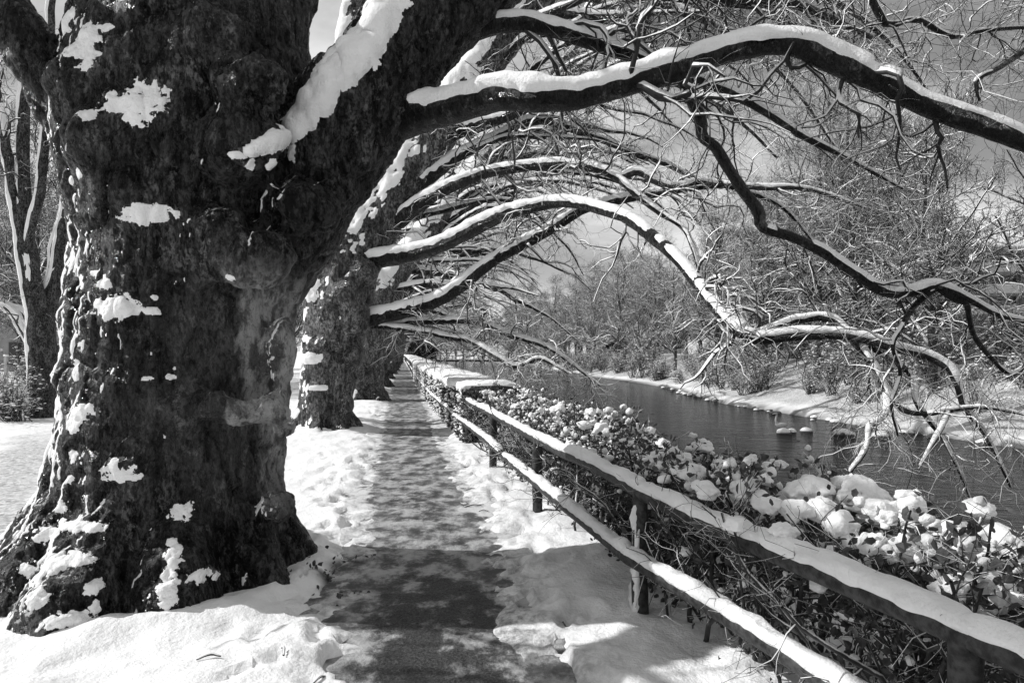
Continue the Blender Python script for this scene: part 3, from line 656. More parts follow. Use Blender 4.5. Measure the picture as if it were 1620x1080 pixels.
TW = [dict(k=16, t0=0.12, length=(0.9, 2.0), ratio=0.30, ang=(35, 75), n=13, wig=0.36, grav=-0.10, sides=5, snow=0.008, rmin=0.004, rmax=0.014),
      dict(k=6, t0=0.1, length=(0.4, 1.0), ratio=0.55, ang=(30, 75), n=10, wig=0.40, grav=-0.08, sides=4, snow=0.0045, rmin=0.002),
      dict(k=6, t0=0.1, length=(0.15, 0.5), ratio=0.55, ang=(30, 80), n=7, wig=0.42, grav=-0.05, sides=3, rmin=0.0012)]
def tw(k1, k2=6, k3=5, l1=(0.9, 2.0), grav=-0.1, bias=(0, 0, 0), t0=0.12, rmin=1.0, rmx=None):
    a = [dict(x) for x in TW]; a[0].update(k=k1, length=l1, grav=grav, bias=bias, t0=t0); a[1].update(k=k2); a[2].update(k=k3)
    for x in a: x['rmin'] *= rmin
    for x, n_ in zip(a, (9, 6, 4) if rmin > 2 else (12, 8, 5)): x['n'] = n_
    if rmin > 2: a[0]['sides'] = 4; a[1]['sides'] = 3
    a[0]['rmax'] = rmx or .010*(1+rmin)
    return a
rg = np.random.default_rng(5)
L1 = px_limb([(590, 215, 5.2, 30), (640, 192, 5.15, 29), (672, 180, 5.08, 28), (700, 176, 5.0, 26), (760, 160, 4.82, 23), (800, 152, 4.7, 22), (860, 155, 4.6, 21), (920, 153, 4.55, 20), (1000, 131, 4.5, 19), (1060, 115, 4.46, 19), (1120, 93, 4.42, 17.5), (1170, 79, 4.38, 17), (1220, 71, 4.35, 17), (1265, 75, 4.32, 18), (1316, 96, 4.3, 18), (1390, 128, 4.25, 18), (1464, 166, 4.2, 17), (1538, 192, 4.15, 17), (1612, 220, 4.1, 17), (1720, 270, 4.05, 14), (1850, 330, 4.0, 10), (2000, 420, 4.0, 4)])
limb_parts(T1, L1, rg, BARKL, 90, 0.068, tw(9, 5, 5, (0.6, 1.3), -0.05, (0, 0.25, 0), 0.3), 0.0, 11, -2, sides=18, K=11, bare=((.58, .84, -.9),))
S1 = px_limb([(1080, 118, 4.42, 13), (1088, 145, 4.42, 11), (1100, 170, 4.42, 10.5), (1109, 195, 4.42, 10.5), (1112, 217, 4.42, 9.5), (1132, 234, 4.42, 9.5), (1152, 266, 4.42, 9.5), (1176, 302, 4.42, 9.5), (1200, 335, 4.42, 9.5), (1206, 360, 4.42, 8.5), (1250, 374, 4.42, 8), (1300, 397, 4.42, 8.5), (1350, 430, 4.42, 8.5), (1400, 461, 4.42, 8.5), (1440, 462, 4.42, 8), (1482, 453, 4.42, 7), (1530, 472, 4.42, 5), (1580, 498, 4.42, 4.5), (1640, 512, 4.42, 4), (1740, 540, 4.42, 2)])
p_, r_, s1o = limb_parts(T1, S1, rg, BARKL, 80, 0.03, tw(11, 5, 5, (0.5, 1.2), -0.22, (0, 0.1, -0.1), 0.42), 0.0, 12, -0.45, sides=10, bare=((0, .42, .35), (.42, .6, -.9)))
S1b = px_limb([(1482, 453, 4.42, 6), (1500, 466, 4.42, 5.5), (1515, 475, 4.42, 5), (1528, 480, 4.42, 4.5), (1534, 504, 4.42, 4), (1541, 531, 4.42, 4), (1566, 564, 4.42, 3.5), (1599, 592, 4.42, 3.5), (1630, 580, 4.42, 2.5), (1680, 610, 4.42, 1.5)])
limb_parts(T1, S1b, rg, BARKL, 40, 0.018, tw(7, 5, 5, (0.4, 1.0), -0.3, (0, 0, -0.15)), 0.0, 13, -0.2, sides=8)
S1c = px_limb([(1483, 455, 4.42, 5), (1462, 470, 4.42, 4.6), (1440, 492, 4.42, 4.3), (1425, 520, 4.42, 4), (1412, 548, 4.42, 3.5), (1424, 590, 4.42, 3), (1410, 640, 4.42, 2.5), (1420, 690, 4.42, 1.8)])
limb_parts(T1, S1c, rg, BARKL, 30, 0.015, tw(5, 5, 5, (0.3, 0.8), -0.25), 0.01, 14, -0.2, sides=8)
L0 = px_limb([(690, 80, 5.35, 20), (735, 55, 5.45, 16), (780, 42, 5.5, 14), (830, 38, 5.55, 14), (880, 49, 5.55, 13), (940, 68, 5.6, 12.5), (1000, 88, 5.6, 11.5), (1050, 106, 5.6, 10.5), (1110, 128, 5.65, 9), (1190, 165, 5.7, 7), (1270, 215, 5.7, 5), (1340, 250, 5.7, 3.5), (1430, 300, 5.7, 2)])
limb_parts(T1, L0, rg, BARKL, 60, 0.045, tw(20, 7, 6, (0.8, 1.7), -0.1), 0.0, 15, -2, sides=12)
L5 = px_limb([(745, -60, 5.6, 28), (880, -180, 5.1, 22), (1080, -210, 4.8, 18), (1270, -120, 4.65, 11), (1350, -50, 4.55, 8), (1385, 10, 4.5, 6), (1404, 40, 4.5, 5.2), (1450, 31, 4.5, 4.5), (1505, 58, 4.5, 4), (1560, 48, 4.5, 3.5), (1640, 42, 4.5, 2.5)])
limb_parts(T1, L5, rg, BARKL, 60, 0.02, tw(26, 6, 5, (0.5, 1.2), -0.25, (0, 0.1, -0.1), 0.35), 0.0, 16, -0.3, sides=10)
L6 = px_limb([(1270, -120, 4.65, 10), (1450, -110, 4.5, 9), (1640, -40, 4.35, 7), (1690, 20, 4.3, 6), (1640, 66, 4.3, 5.2), (1580, 108, 4.3, 4.6), (1545, 127, 4.3, 4), (1550, 160, 4.3, 2)])
limb_parts(T1, L6, rg, BARKL, 44, 0.012, tw(12, 5, 5, (0.4, 0.9), -0.2, (0, 0.1, 0), 0.35), 0.0, 17, 0.0, sides=8)
L7 = px_limb([(760, -70, 5.65, 22), (880, -110, 5.6, 18), (1020, -60, 5.65, 14), (1150, 0, 5.9, 10), (1260, 10, 6.2, 7), (1380, 60, 6.5, 4)])
limb_parts(T1, L7, rg, BARKL, 44, 0.03, tw(30, 7, 6, (0.7, 1.5), -0.1, (0, 0.1, 0), 0.2), 0.02, 18, -0.2, sides=8)
for i, rows in enumerate((
    [(-4.2, 4.9, 5.1, .16), (-4.9, 4.8, 6.0, .13), (-5.8, 4.5, 6.8, .11), (-6.8, 4.4, 7.4, .08), (-8, 4.2, 7.8, .04)],
    [(-3.9, 4.95, 4.55, .17), (-4.2, 4.2, 4.9, .22), (-4.6, 3.4, 5.3, .23), (-5.1, 2.6, 5.8, .21), (-5.6, 1.6, 6.4, .16), (-6.4, .4, 7.2, .08)],  # unseen limb, shaped so that its shadow lies along the near rails
    [(-3.85, 4.95, 4.45, .15), (-4.4, 4.5, 4.35, .17), (-5.0, 4.0, 4.25, .17), (-5.8, 3.6, 4.6, .14), (-6.8, 3.2, 5.0, .08)],  # unseen drooping limb, added to dapple the snow right of the path
    [(-3.55, 6.53, 6.85, .29), (-3.7, 6.8, 7.3, .27), (-4.0, 7.0, 8.4, .25), (-4.8, 7.2, 10, .2), (-5.5, 7.4, 12, .1)],
    [(-1.99, 6.53, 6.85, .27), (-1.95, 6.9, 7.6, .25), (-1.9, 7.2, 9.6, .22), (-1.6, 7.4, 12, .12)],
    [(-3.3, 6.2, 6.3, .2), (-4.4, 6.5, 7.8, .16), (-5.8, 6.7, 8.3, .12), (-7.4, 6.8, 8.6, .06)],
    [(-3.2, 6.05, 5.9, .22), (-3.6, 5.2, 7.2, .18), (-3.8, 4.0, 8.0, .12), (-4.6, 2.4, 8.4, .06)])):
    limb_parts(T1, rows, rg, BARKL, 40, .05, tw(9, 4, 3, (1.0, 2.2), -.05, (0, 0, 0), .2, 2.2), .05, 120+i, -.6, sides=9, K=5)

# --- the second tree
T2 = thing('plane_tree', (-3.9, 14.5, 0.0), 'second plane tree behind the gnarled one, waisted trunk, long arching limbs reaching over the river', 'tree', 'plane trees lining the path')
D2 = 14.5
def waisted(mb, cx, cy, k=1.0, rows=None):
    rows = rows or [(-0.25, 0, .74), (-.03, 0, .66), (.3, .02, .58), (.6, .03, .55), (1.1, .08, .57), (1.5, .12, .60), (1.8, .15, .62), (2.4, .28, .70), (3.0, .34, .74), (3.6, .42, .72), (4.2, .55, .62)]
    trunk_shape(mb, [(cx+x*k, cy, z*k, r*k) for z, x, r in rows], 44, 36)
mb = MB(); waisted(mb, -3.98, 14.5)
trunk_shape(mb, [tuple(P(u, v, d))+(r*d/FPX,) for u, v, d, r in ((545, 440, 14.5, 46), (575, 385, 14.5, 42), (620, 310, 14.45, 38), (660, 255, 14.4, 36), (720, 165, 14.35, 33), (780, 85, 14.3, 30), (850, 0, 14.2, 26), (930, -90, 14.1, 22), (1010, -200, 14, 17))], 50, 28)
trunk_shape(mb, [(-3.6, 14.6, 3.4, .5), (-3.75, 14.8, 4.6, .42), (-3.9, 15, 6.2, .36), (-3.6, 15.2, 8.5, .28), (-3.2, 15.3, 11, .18)], 30, 22)
trunk_shape(mb, [(-3.8, 14.5, 3.2, .42), (-4.6, 14.6, 4.4, .3), (-5.6, 14.7, 5.8, .25), (-6.8, 14.8, 7.5, .18), (-8.2, 15, 9, .1)], 30, 18)
for (u, v, dd, s) in ((540, 465, 13.95, (.5, .3, .36)), (515, 545, 14.05, (.42, .3, .22)), (560, 690-130, 14.2, (.22, .3, .26)), (560, 500, 14.0, (.36, .3, .4)), (500, 440, 14.2, (.3, .3, .3)), (570, 430, 14.0, (.36, .3, .3)), (550, 640, 14.2, (.14, .2, .2))):
    burl(mb, P(u, v, dd), s)
for ang in (-90, -45, -150, 0, 60, 120, 180):
    a = math.radians(ang); c, s_ = math.cos(a), math.sin(a)
    trunk_shape(mb, [(-3.98+c*.36, 14.5+s_*.36, .6, .14), (-3.98+c*.52, 14.5+s_*.52, .25, .18), (-3.98+c*.72, 14.5+s_*.72, -.05, .2), (-3.98+c*.86, 14.5+s_*.86, -.3, .16)], 12, 12)
V2, Q2 = voxel_union(mb, 0.045, 3); V2 = bark_displace(V2, Q2, .06, .035, .008, 23); N2 = normals(V2, Q2)
obj('trunk', V2, [Q2], BARK2, T2)
wind2 = N2 @ np.array([-0.75, -0.5, 0.42]); f = wind2-1.02+0.55*fbm(V2*np.array([4, 4, 5.0]), 4, 190, .6); f[V2[:, 2] > 4.2] = -1
surface_snow('driven_snow', T2, V2, Q2, N2, f*2.5, .05, 195)
for i, (x, z, a, b_, th) in enumerate(((-4.25, 1.55, .38, .10, .10), (-4.1, .02, .5, .14, .10), (-4.1, 3.0, .25, .3, .07), (-3.95, .95, .22, .05, .04))):
    f = patch_f(np.array([x, 13.95, z]), a, b_, V2, 230+i); f[V2[:, 1] > 14.6] = -1
    surface_snow('snow_patch', T2, V2, Q2, N2, f, th, 240+i)
def high_snow(root, V, Q, nn, z0, thick, seed, thr=.42, fine=False):
    f = (nn @ unit(np.array([-.52, -.30, .80])))-thr+.5*fbm(V*np.array([2.5, 2.5, 1.6]), 4, seed, .6); f = np.where(V[:, 2] < z0, -1, f)
    surface_snow('leader_snow', root, V, Q, nn, f*2.2, thick, seed+1, fine=fine, rag=.35)
high_snow(T2, V2, Q2, N2, 3.7, .11, 411, .40)
def tw2(k1, l1=(1.2, 2.6), grav=-.12, t0=.15, k2=7, k3=5): return tw(int(k1*1.15), k2, k3, l1, grav, (0, 0, 0), t0, 1.35)
limbs2 = [
 ([(560, 425, 14.4, 18), (590, 412, 14.2, 15), (640, 404, 14, 13.5), (692, 390, 13.7, 12.5), (740, 367, 13.3, 11), (785, 345, 12.9, 10), (830, 330, 12.5, 8.8), (878, 320, 12.1, 8), (924, 324, 11.6, 8.5), (986, 342, 10.8, 9.5), (1032, 374, 10.1, 10), (1078, 414, 9.4, 10), (1105, 448, 8.9, 10.5), (1132, 482, 8.4, 11), (1160, 512, 8.0, 11), (1192, 536, 7.7, 10), (1250, 531, 7.5, 9), (1338, 529, 7.3, 8), (1404, 546, 7.1, 7.5), (1487, 569, 7.0, 6), (1515, 606, 6.9, 5), (1525, 643, 6.9, 4), (1560, 690, 6.9, 3), (1600, 770, 6.9, 1.5)], tw2(13, (.8, 1.9), -.25, .45, 6, 5), .07),
 ([(560, 510, 14.4, 16), (590, 502, 14.3, 14), (640, 492, 14.1, 12), (692, 476, 13.9, 10.5), (740, 445, 13.7, 10), (785, 411, 13.5, 9), (847, 377, 13.2, 8.5), (893, 349, 12.9, 8), (925, 331, 12.7, 7.5), (980, 316, 12.4, 7), (1030, 307, 12.1, 6.5), (1090, 297, 11.8, 6), (1150, 292, 11.5, 5.5), (1210, 297, 11.2, 5), (1280, 300, 11, 3.5), (1370, 330, 10.8, 2)], tw2(20, (1.0, 2.4)), .07),
 ([(630, 350, 14.3, 15), (655, 329, 14.1, 12), (708, 297, 13.8, 10), (770, 274, 13.5, 8.5), (831, 264, 13.1, 8), (893, 260, 12.7, 7.5), (940, 266, 12.3, 7), (980, 284, 12, 6.5), (1001, 303, 11.8, 5.5), (1041, 334, 11.5, 5), (1078, 358, 11.2, 4), (1094, 388, 11, 3.5), (1110, 440, 10.9, 2)], tw2(20), .055),
 ([(985, 280, 12, 6), (1010, 272, 11.8, 6), (1040, 288, 11.7, 5.5), (1075, 295, 11.6, 5.2), (1110, 288, 11.6, 5), (1170, 300, 11.5, 4), (1240, 330, 11.5, 3), (1300, 400, 11.5, 1.5)], tw2(14), .045),
 ([(590, 512, 14.5, 8), (640, 511, 14.4, 6), (700, 507, 14.2, 5.5), (760, 511, 14, 5), (800, 527, 13.8, 5), (830, 536, 13.6, 4.5), (870, 551, 13.4, 4), (905, 575, 13.2, 3), (950, 610, 13, 1.5)], tw2(24, (.7, 1.8), -.3), .05),
 ([(590, 515, 14.5, 7), (650, 522, 14.2, 5), (720, 535, 13.9, 4.5), (740, 537, 13.8, 4.5), (780, 560, 13.5, 4.3), (812, 578, 13.3, 4), (832, 576, 13.1, 3.5), (855, 567, 13, 3), (900, 590, 12.8, 1.5)], tw2(22, (.6, 1.6), -.3), .05),
 ([(700, 215, 14.3, 13), (785, 190, 13.9, 9), (853, 160, 13.6, 8), (930, 130, 13.2, 7), (1010, 120, 12.8, 6.5), (1090, 140, 12.4, 5.5), (1170, 190, 12, 4), (1230, 250, 11.8, 2)], tw2(20), .05),
 ([(665, 290, 14.2, 13), (730, 245, 14.4, 9.5), (790, 215, 14.6, 8), (853, 190, 14.8, 7.5), (935, 215, 15, 6), (1010, 245, 15.2, 5), (1065, 265, 15.4, 4), (1130, 300, 15.6, 2)], tw2(18), .05),
 ([(800, 60, 14.3, 14), (880, 25, 13.9, 11), (960, 30, 13.5, 9), (1060, 15, 13, 7.5), (1150, 50, 12.6, 6), (1240, 120, 12.2, 4), (1320, 230, 12, 2)], tw2(24), .05),
 ([(870, -30, 14.2, 14), (1000, -70, 13.6, 10), (1140, -70, 13, 8), (1280, -20, 12.4, 6), (1400, 60, 12, 4), (1480, 160, 11.8, 2)], tw2(26), .05),
 ([(1192, 534, 7.7, 8), (1230, 518, 7.65, 6), (1268, 506, 7.6, 6), (1312, 504, 7.5, 6), (1346, 530, 7.4, 5.5), (1400, 560, 7.3, 5), (1440, 592, 7.2, 4.5), (1450, 640, 7.1, 4), (1488, 690, 7.1, 3), (1512, 735, 7, 2), (1540, 800, 7, 1.2)], tw2(8, (.5, 1.5), -.3, .15, 5, 5), .03),
 ([(1345, 528, 7.4, 6), (1380, 575, 7.2, 5), (1402, 620, 7.1, 4.5), (1430, 650, 7.0, 4.2), (1470, 655, 6.9, 4), (1500, 650, 6.9, 4), (1560, 645, 6.8, 3), (1640, 660, 6.8, 2)], tw2(8, (.5, 1.3), -.3, .15, 5, 5), .02),
 ([(1500, 650, 6.9, 4), (1492, 676, 6.8, 4), (1478, 700, 6.75, 3.4), (1456, 736, 6.7, 1.6)], None, .014),
 ([(1404, 620, 7.1, 4), (1400, 655, 7.0, 3.6), (1376, 676, 6.95, 3.4), (1368, 712, 6.9, 3), (1345, 745, 6.9, 2.4)], tw2(6, (.2, .5), -.3), .03)]
for i, (rows, lv, sn_) in enumerate(limbs2):
    limb_parts(T2, px_limb(rows), rg, BARKL, 70 if len(rows) > 10 else 50, sn_, lv or (), .02, 60+i, -.75, sides=10, K=9, twig_mat=TWIGR if i < 10 else TWIG, bare=((.46, .72, -.3),) if i == 0 else ())

r2 = np.random.default_rng(99)
lead2 = [P(u, v, d) for u, v, d in ((575, 385, 14.5), (620, 310, 14.45), (660, 255, 14.4), (720, 165, 14.35), (780, 85, 14.3), (850, 0, 14.2), (930, -90, 14.1))]
lq, lr_ = resample(lead2, [.5, .46, .44, .4, .36, .3, .26], 60)
def slim_limb(rng, p0, r0, ln, a0, a1, az, steps=9):
    pts = [tuple(p0)+(r0,)]; p = np.array(p0, float)
    for q_ in range(1, steps):
        tt = q_/(steps-1); a = a0-(a0+a1)*tt**1.4; az += rng.normal()*.14
        p = p+ln/(steps-1)*np.array([math.cos(a)*math.cos(az), math.cos(a)*math.sin(az), math.sin(a)+rng.normal()*.13]); pts.append(tuple(p)+(max(.01, r0*(1-.85*tt)),))
    return pts
for i in range(11):
    t_ = [.02, .08, .16, .24, .34, .44, .54, .64, .74, .84, .94][i]; p0 = lq[int(t_*59)]
    limb_parts(T2, slim_limb(r2, p0, r2.uniform(.07, .11), r2.uniform(5, 8.5), math.radians(r2.uniform(18, 55)), math.radians(r2.uniform(15, 50)), r2.uniform(-.6, .7)), r2, BARKL, 48, .05, tw2(10, (1.0, 2.4), -.12, .15, 6, 4), .04, 160+i, -.8, sides=8, K=5, twig_mat=TWIGR)

# --- the rest of the row: three grown prototypes, then copies
def proto_tree(seed):
    rng = np.random.default_rng(seed); root = thing('plane_tree', (0, 0, 0), 'plane tree', 'tree', 'plane trees lining the path')
    mb = MB(); k = rng.uniform(.95, 1.08)
    waisted(mb, 0, 0, k)
    lean = rng.uniform(.95, 1.12); L = []
    lead = [(.3, 0, 3.0*k, .5), (1.0, -.1, 4.1, .44), (1.5*lean+.6, -.15, 5.6, .40), (2.9*lean+.7, -.1, 7.6, .36), (5.2*lean+.8, .1, 11.0, .29), (7.4*lean+.8, .2, 15, .2), (9.0*lean+.8, .2, 19, .08)]
    up = [(.1, .1, 3.2*k, .46), (0, .3, 4.6, .4), (-.1, .5, 6.4, .33), (.4, .6, 9, .28), (.7, .7, 14, .19), (1.2, .6, 20, .07)]
    lf = [(-.1, 0, 3.1*k, .4), (-.9, .1, 4.3, .3), (-2.0, .2, 6.0, .24), (-3.6, .3, 8, .16), (-5, .4, 9.5, .08)]
    for l in (lead, up, lf): trunk_shape(mb, l, 30, 18)
    for j in range(9):
        a = rng.uniform(-2.6, .3); z = rng.uniform(.5, 3.2); burl(mb, (math.cos(a)*.5+.1*z, math.sin(a)*.5, z), rng.uniform(.2, .42, 3))
    for ang in range(0, 360, 52):
        a = math.radians(ang+rng.uniform(-15, 15)); c, s_ = math.cos(a), math.sin(a)
        trunk_shape(mb, [(c*.36, s_*.36, .6, .14), (c*.52, s_*.52, .25, .18), (c*.72, s_*.72, -.05, .2), (c*.86, s_*.86, -.3, .16)], 10, 10)
    V, Q = voxel_union(mb, .075, 3); V = bark_displace(V, Q, .07, .04, 0, seed); nn = normals(V, Q); obj('trunk', V, [Q], BARK2, root)
    f = nn @ np.array([-0.8, -0.45, 0.4])-.80+.5*fbm(V*np.array([3, 3, 4.0]), 4, seed+1); f[V[:, 2] > 4.4] = -1
    surface_snow('driven_snow', root, V, Q, nn, f*2.5, .06, seed)
    high_snow(root, V, Q, nn, 3.4, .13, seed+3, .30)
    for j in range(19):                                   # limbs arching out over path and river
        src = lead if j < 8 or j in (11, 12, 13, 14) else up; t = [.04, .09, .15, .22, .30, .38, .46, .54, .2, .36, .5, .62, .7, .8, .9, .6, .7, .8, .9][j]
        pp, rr = resample([x[:3] for x in src], [x[3] for x in src], 60); i = int(t*59); p0 = pp[i]; r0 = min(.17, rr[i]*.55)
        az = rng.uniform(-.75, .75) if j < 8 else rng.uniform(-1.2, 1.2); a0 = math.radians(rng.uniform(15, 50)); a1 = math.radians(rng.uniform(10, 55)); ln = rng.uniform(6.5, 10)*(1-.25*t)*(.7 if j > 10 else 1); az += rng.uniform(-1.6, 1.6) if j > 10 else 0
        if j < 2: a0 = math.radians(rng.uniform(0, 15)); ln *= .8
        pts = [tuple(p0)+(r0,)]; p = p0.copy()
        for q_ in range(1, 9):
            tt = q_/8; a = a0-(a0+a1)*tt**1.3; az += rng.normal()*.12
            p = p+ln/8*np.array([math.cos(a)*math.cos(az), math.cos(a)*math.sin(az), math.sin(a)+rng.normal()*.08]); pts.append(tuple(p)+(max(.012, r0*(1-.88*tt)),))
        limb_parts(root, pts, rng, BARKL, 40, .07, tw(12 if j < 11 else 7, 5, 3 if j < 11 else 2, (1.0, 2.4), -.15, (0, 0, 0), .15, 2.4), .06, seed+20+j, -.8, sides=7, K=5, twig_mat=TWIGR)
    pp, rr = resample([x[:3] for x in lead], [x[3] for x in lead], 60)
    for j in range(9):
        limb_parts(root, slim_limb(rng, pp[int((.03+.06*j)*59)], rng.uniform(.07, .11), rng.uniform(5, 8.5), math.radians(rng.uniform(20, 60)), math.radians(rng.uniform(10, 50)), rng.uniform(-.7, .7)), rng, BARKL, 34, .06, tw(9, 4, 3, (1.0, 2.4), -.12, (0, 0, 0), .15, 2.4), .05, seed+80+j, -.8, sides=6, K=5, twig_mat=TWIGR)
    for j in range(4):
        pp, rr = resample([x[:3] for x in lf], [x[3] for x in lf], 60); i = int((.25+.2*j)*59); p0 = pp[i]; r0 = rr[i]*.5; p = p0.copy(); az = math.pi+rng.uniform(-1, 1); pts = [tuple(p0)+(r0,)]
        for q_ in range(1, 7):
            p = p+np.array([math.cos(az)*.7, math.sin(az)*.7, rng.uniform(.1, .7)]); pts.append(tuple(p)+(max(.012, r0*(1-.15*q_)),))
        limb_parts(root, pts, rng, BARKL, 24, .06, tw(7, 4, 3, (1.0, 2.0), -.05, (0, 0, 0), .15, 2.4), .06, seed+50+j, -.4, sides=6, K=5)
    return root
ORD = ['third', 'fourth', 'fifth', 'sixth', 'seventh', 'eighth', 'ninth', 'tenth', 'eleventh', 'twelfth', 'thirteenth', 'fourteenth']
protos = [proto_tree(s) for s in (400, 500, 600)]
rr_ = np.random.default_rng(8)
for i, (x, y) in enumerate(zip(TREE_X[2:], TREE_Y[2:])):
    o = protos[i] if i < 3 else copy_tree(protos[i % 3])
    o.location = (x, y, 0); o.rotation_euler = (0, 0, 0.13+rr_.uniform(-.22, .22)); s = rr_.uniform(.92, 1.06); o.scale = (s, s, s)
    o['label'] = ORD[i]+' plane tree of the row, counted along the path from the massive gnarled one'

# ------------------------------------------------------------------ the post and rail fence
FN = thing('rail_fence', (fence_x(4.27).item(), 4.27, 0), 'dark timber post and rail fence capped with snow between the path and the hedge', 'fence')
post_y = [-3.2, -0.3, 2.2, 4.3, 7.06, 9.66, 12.2, 14.9]+[14.9+2.7*i for i in range(1, 26)]
def off_x(y, o): return fence_x(y)+o
def rail(y0, y1, z, off, name, seed, rad=.052, n=60, snow=.062, spread=62, K=11, step=None):
    ya = np.linspace(y0-.04, y1+.04, n); xa = off_x(ya, off); p = np.stack([xa, ya, np.full(n, z)], 1)
    p[:, 2] += .022*vnoise(np.stack([ya*.6, ya*0+round(z*10), ya*0], -1), 3)
    r = np.full(n, rad)*(1+.10*fbm(np.stack([ya*3, ya*0+round(z*10), ya*0], -1), 2, 4))
    V, F = tubes(p[None], r[None], 12, cap=True); o = obj(name, V, F, WOOD, FN)
    if snow:
        V, F = snowcaps(p[None], r[None]*.98, np.full((1, n), snow), K, seed, 3.6, -.80, spread, .45); obj('snow', V, F, SNOW, o, True, 'stuff')
    return o
for i, y in enumerate(post_y):
    x = fence_x(y).item(); nr = 16 if y < 20 else 8
    rows = [(x, y, -.35), (x-.005, y, .0), (x-.01, y, .4), (x-.005, y, .80)]
    p, r = resample(rows, [.056, .054, .052, .05], nr); V, F = tubes(p[None], r[None], 12, True)
    V = V+.006*vnoise(V*14, 5)[:, None]
    po = obj('post', V, F, WOOD, FN)
    if 3 < y < 5:                                      # snow plastered on the path side of the post
        zz = np.linspace(.05, .74, 26); aa = np.radians(np.linspace(150, 262, 10)); A, Z = np.meshgrid(aa, zz)
        hh = .032*np.clip(.15+1.6*fbm(np.stack([A*2.2, Z*6, A*0+i*3], -1), 4, 70+i, .65), -.2, 1)
        hh[:, 0] = hh[:, -1] = -.008; hh[0] = hh[-1] = -.008
        Rr = .050+hh; VV = np.stack([x-.006+np.cos(A)*Rr, y+np.sin(A)*Rr, Z], -1).reshape(-1, 3); ii = np.arange(260).reshape(26, 10)
        obj('snow', VV, [np.stack([ii[:-1, :-1], ii[:-1, 1:], ii[1:, 1:], ii[1:, :-1]], -1).reshape(-1, 4)], SNOW, po)
for i in range(len(post_y)-1):
    y0, y1 = post_y[i], post_y[i+1]; n = 110 if y1 < 8 else 60 if y1 < 16 else 24
    rail(y0, y1, .80, -.005, 'top_rail', 900+i, .045, n, .052)
    rail(y0, y1, .41, -.085, 'bottom_rail', 950+i, .042, n, .050)

# ------------------------------------------------------------------ hedges
HG = thing('hedge', (fence_x(6).item()+.5, 6.0, 0), 'loose leafless hedge piled with rounded snow clumps behind the fence rails', 'hedge')
rh = np.random.default_rng(21)
def hedge_pts(n, y0, y1, a0, a1, z0, z1, rng):
    y = rng.uniform(y0, y1, n); a = rng.uniform(a0, a1, n); return np.stack([fence_x(y)+a, y, rng.uniform(z0, z1, n)], -1)
nst = 310
b0 = hedge_pts(nst, -.5, 12.4, .14, .85, -.03, 0, rh)
dd = unit(np.stack([rh.normal(0, .25, nst), rh.normal(0, .35, nst), np.ones(nst)], -1)); pts = [b0]; p = b0
Ls = rh.uniform(.75, 1.22, nst)
for j in range(1, 9):
    dd = unit(dd+rh.normal(size=dd.shape)*.22+np.array([0, 0, .12])); p = p+dd*(Ls/8)[:, None]; p[:, 2] = np.minimum(p[:, 2], 1.07); pts.append(p)
C0 = np.stack(pts, 1); R0 = rh.uniform(.008, .02, nst)[:, None]*np.linspace(1, .4, 9)[None]
H1 = offshoots(rh, C0, R0, 6, .15, (.25, .6), .6, (35, 80), 6, .35, (0, 0, .15), .0, rmin=.003)
H2 = offshoots(rh, *H1, 4, .1, (.10, .3), .6, (30, 80), 4, .4, (0, 0, .05), .0, rmin=.0018)
mb = MB(); add_grown(mb, [(C0, R0), H1, H2], [5, 4, 3]); mb.obj('stems', TWIGD, HG, True, 'stuff')
tips = np.concatenate([H1[0][:, 2:].reshape(-1, 3), H2[0][:, 2:].reshape(-1, 3)]); tips = tips[(tips[:, 2] > .08) & (tips[:, 2] < 1.12) & (tips[:, 0]-fence_x(tips[:, 1]) > .07)]
lc = tips[rh.choice(len(tips), 8000)]+rh.normal(0, .025, (8000, 3)); ln_ = tips[(tips[:, 1] < 5.2) & (tips[:, 2] > .5)]; lc = np.concatenate([lc, ln_[rh.choice(len(ln_), 6000)]+rh.normal(0, .035, (6000, 3))]); ll_ = tips[(tips[:, 1] < 5.5) & (tips[:, 2] < .75)]; lc = np.concatenate([lc, ll_[rh.choice(len(ll_), 6000)]+rh.normal(0, .04, (6000, 3))]); lm = tips[tips[:, 1] > 4.5]; lc = np.concatenate([lc, lm[rh.choice(len(lm), 14000)]+rh.normal(0, .03, (14000, 3))]); V, F = leaf_cards(rh, lc, .047); mb = MB(); mb.add(V, F); mb.obj('leaves', LEAF, HG, False, 'stuff')
# small lumps on the twigs
wgt = np.clip((tips[:, 2]-.15)/.6, .08, 1)**1.6*np.where(tips[:, 1] > 4.5, 1.6, .9); sel = tips[rh.choice(len(tips), 3400, p=wgt/wgt.sum())]
sz = np.clip(rh.lognormal(-4.25, .45, len(sel)), .006, .04)*np.where(sel[:, 2] > .8, 1.5, 1.0); mb = MB(); nr_ = sel[:, 1] < 4.8; blobs_mb(mb, rh, sel[nr_]+[0, 0, .004], np.stack([sz, sz*.95], -1)[nr_], 2, 8, .85, .8); blobs_mb(mb, rh, sel[~nr_]+[0, 0, .004], np.stack([sz, sz*.95], -1)[~nr_], 1, 8, .85, .6); mb.obj('small_snow', SNOW, HG, True, 'stuff')
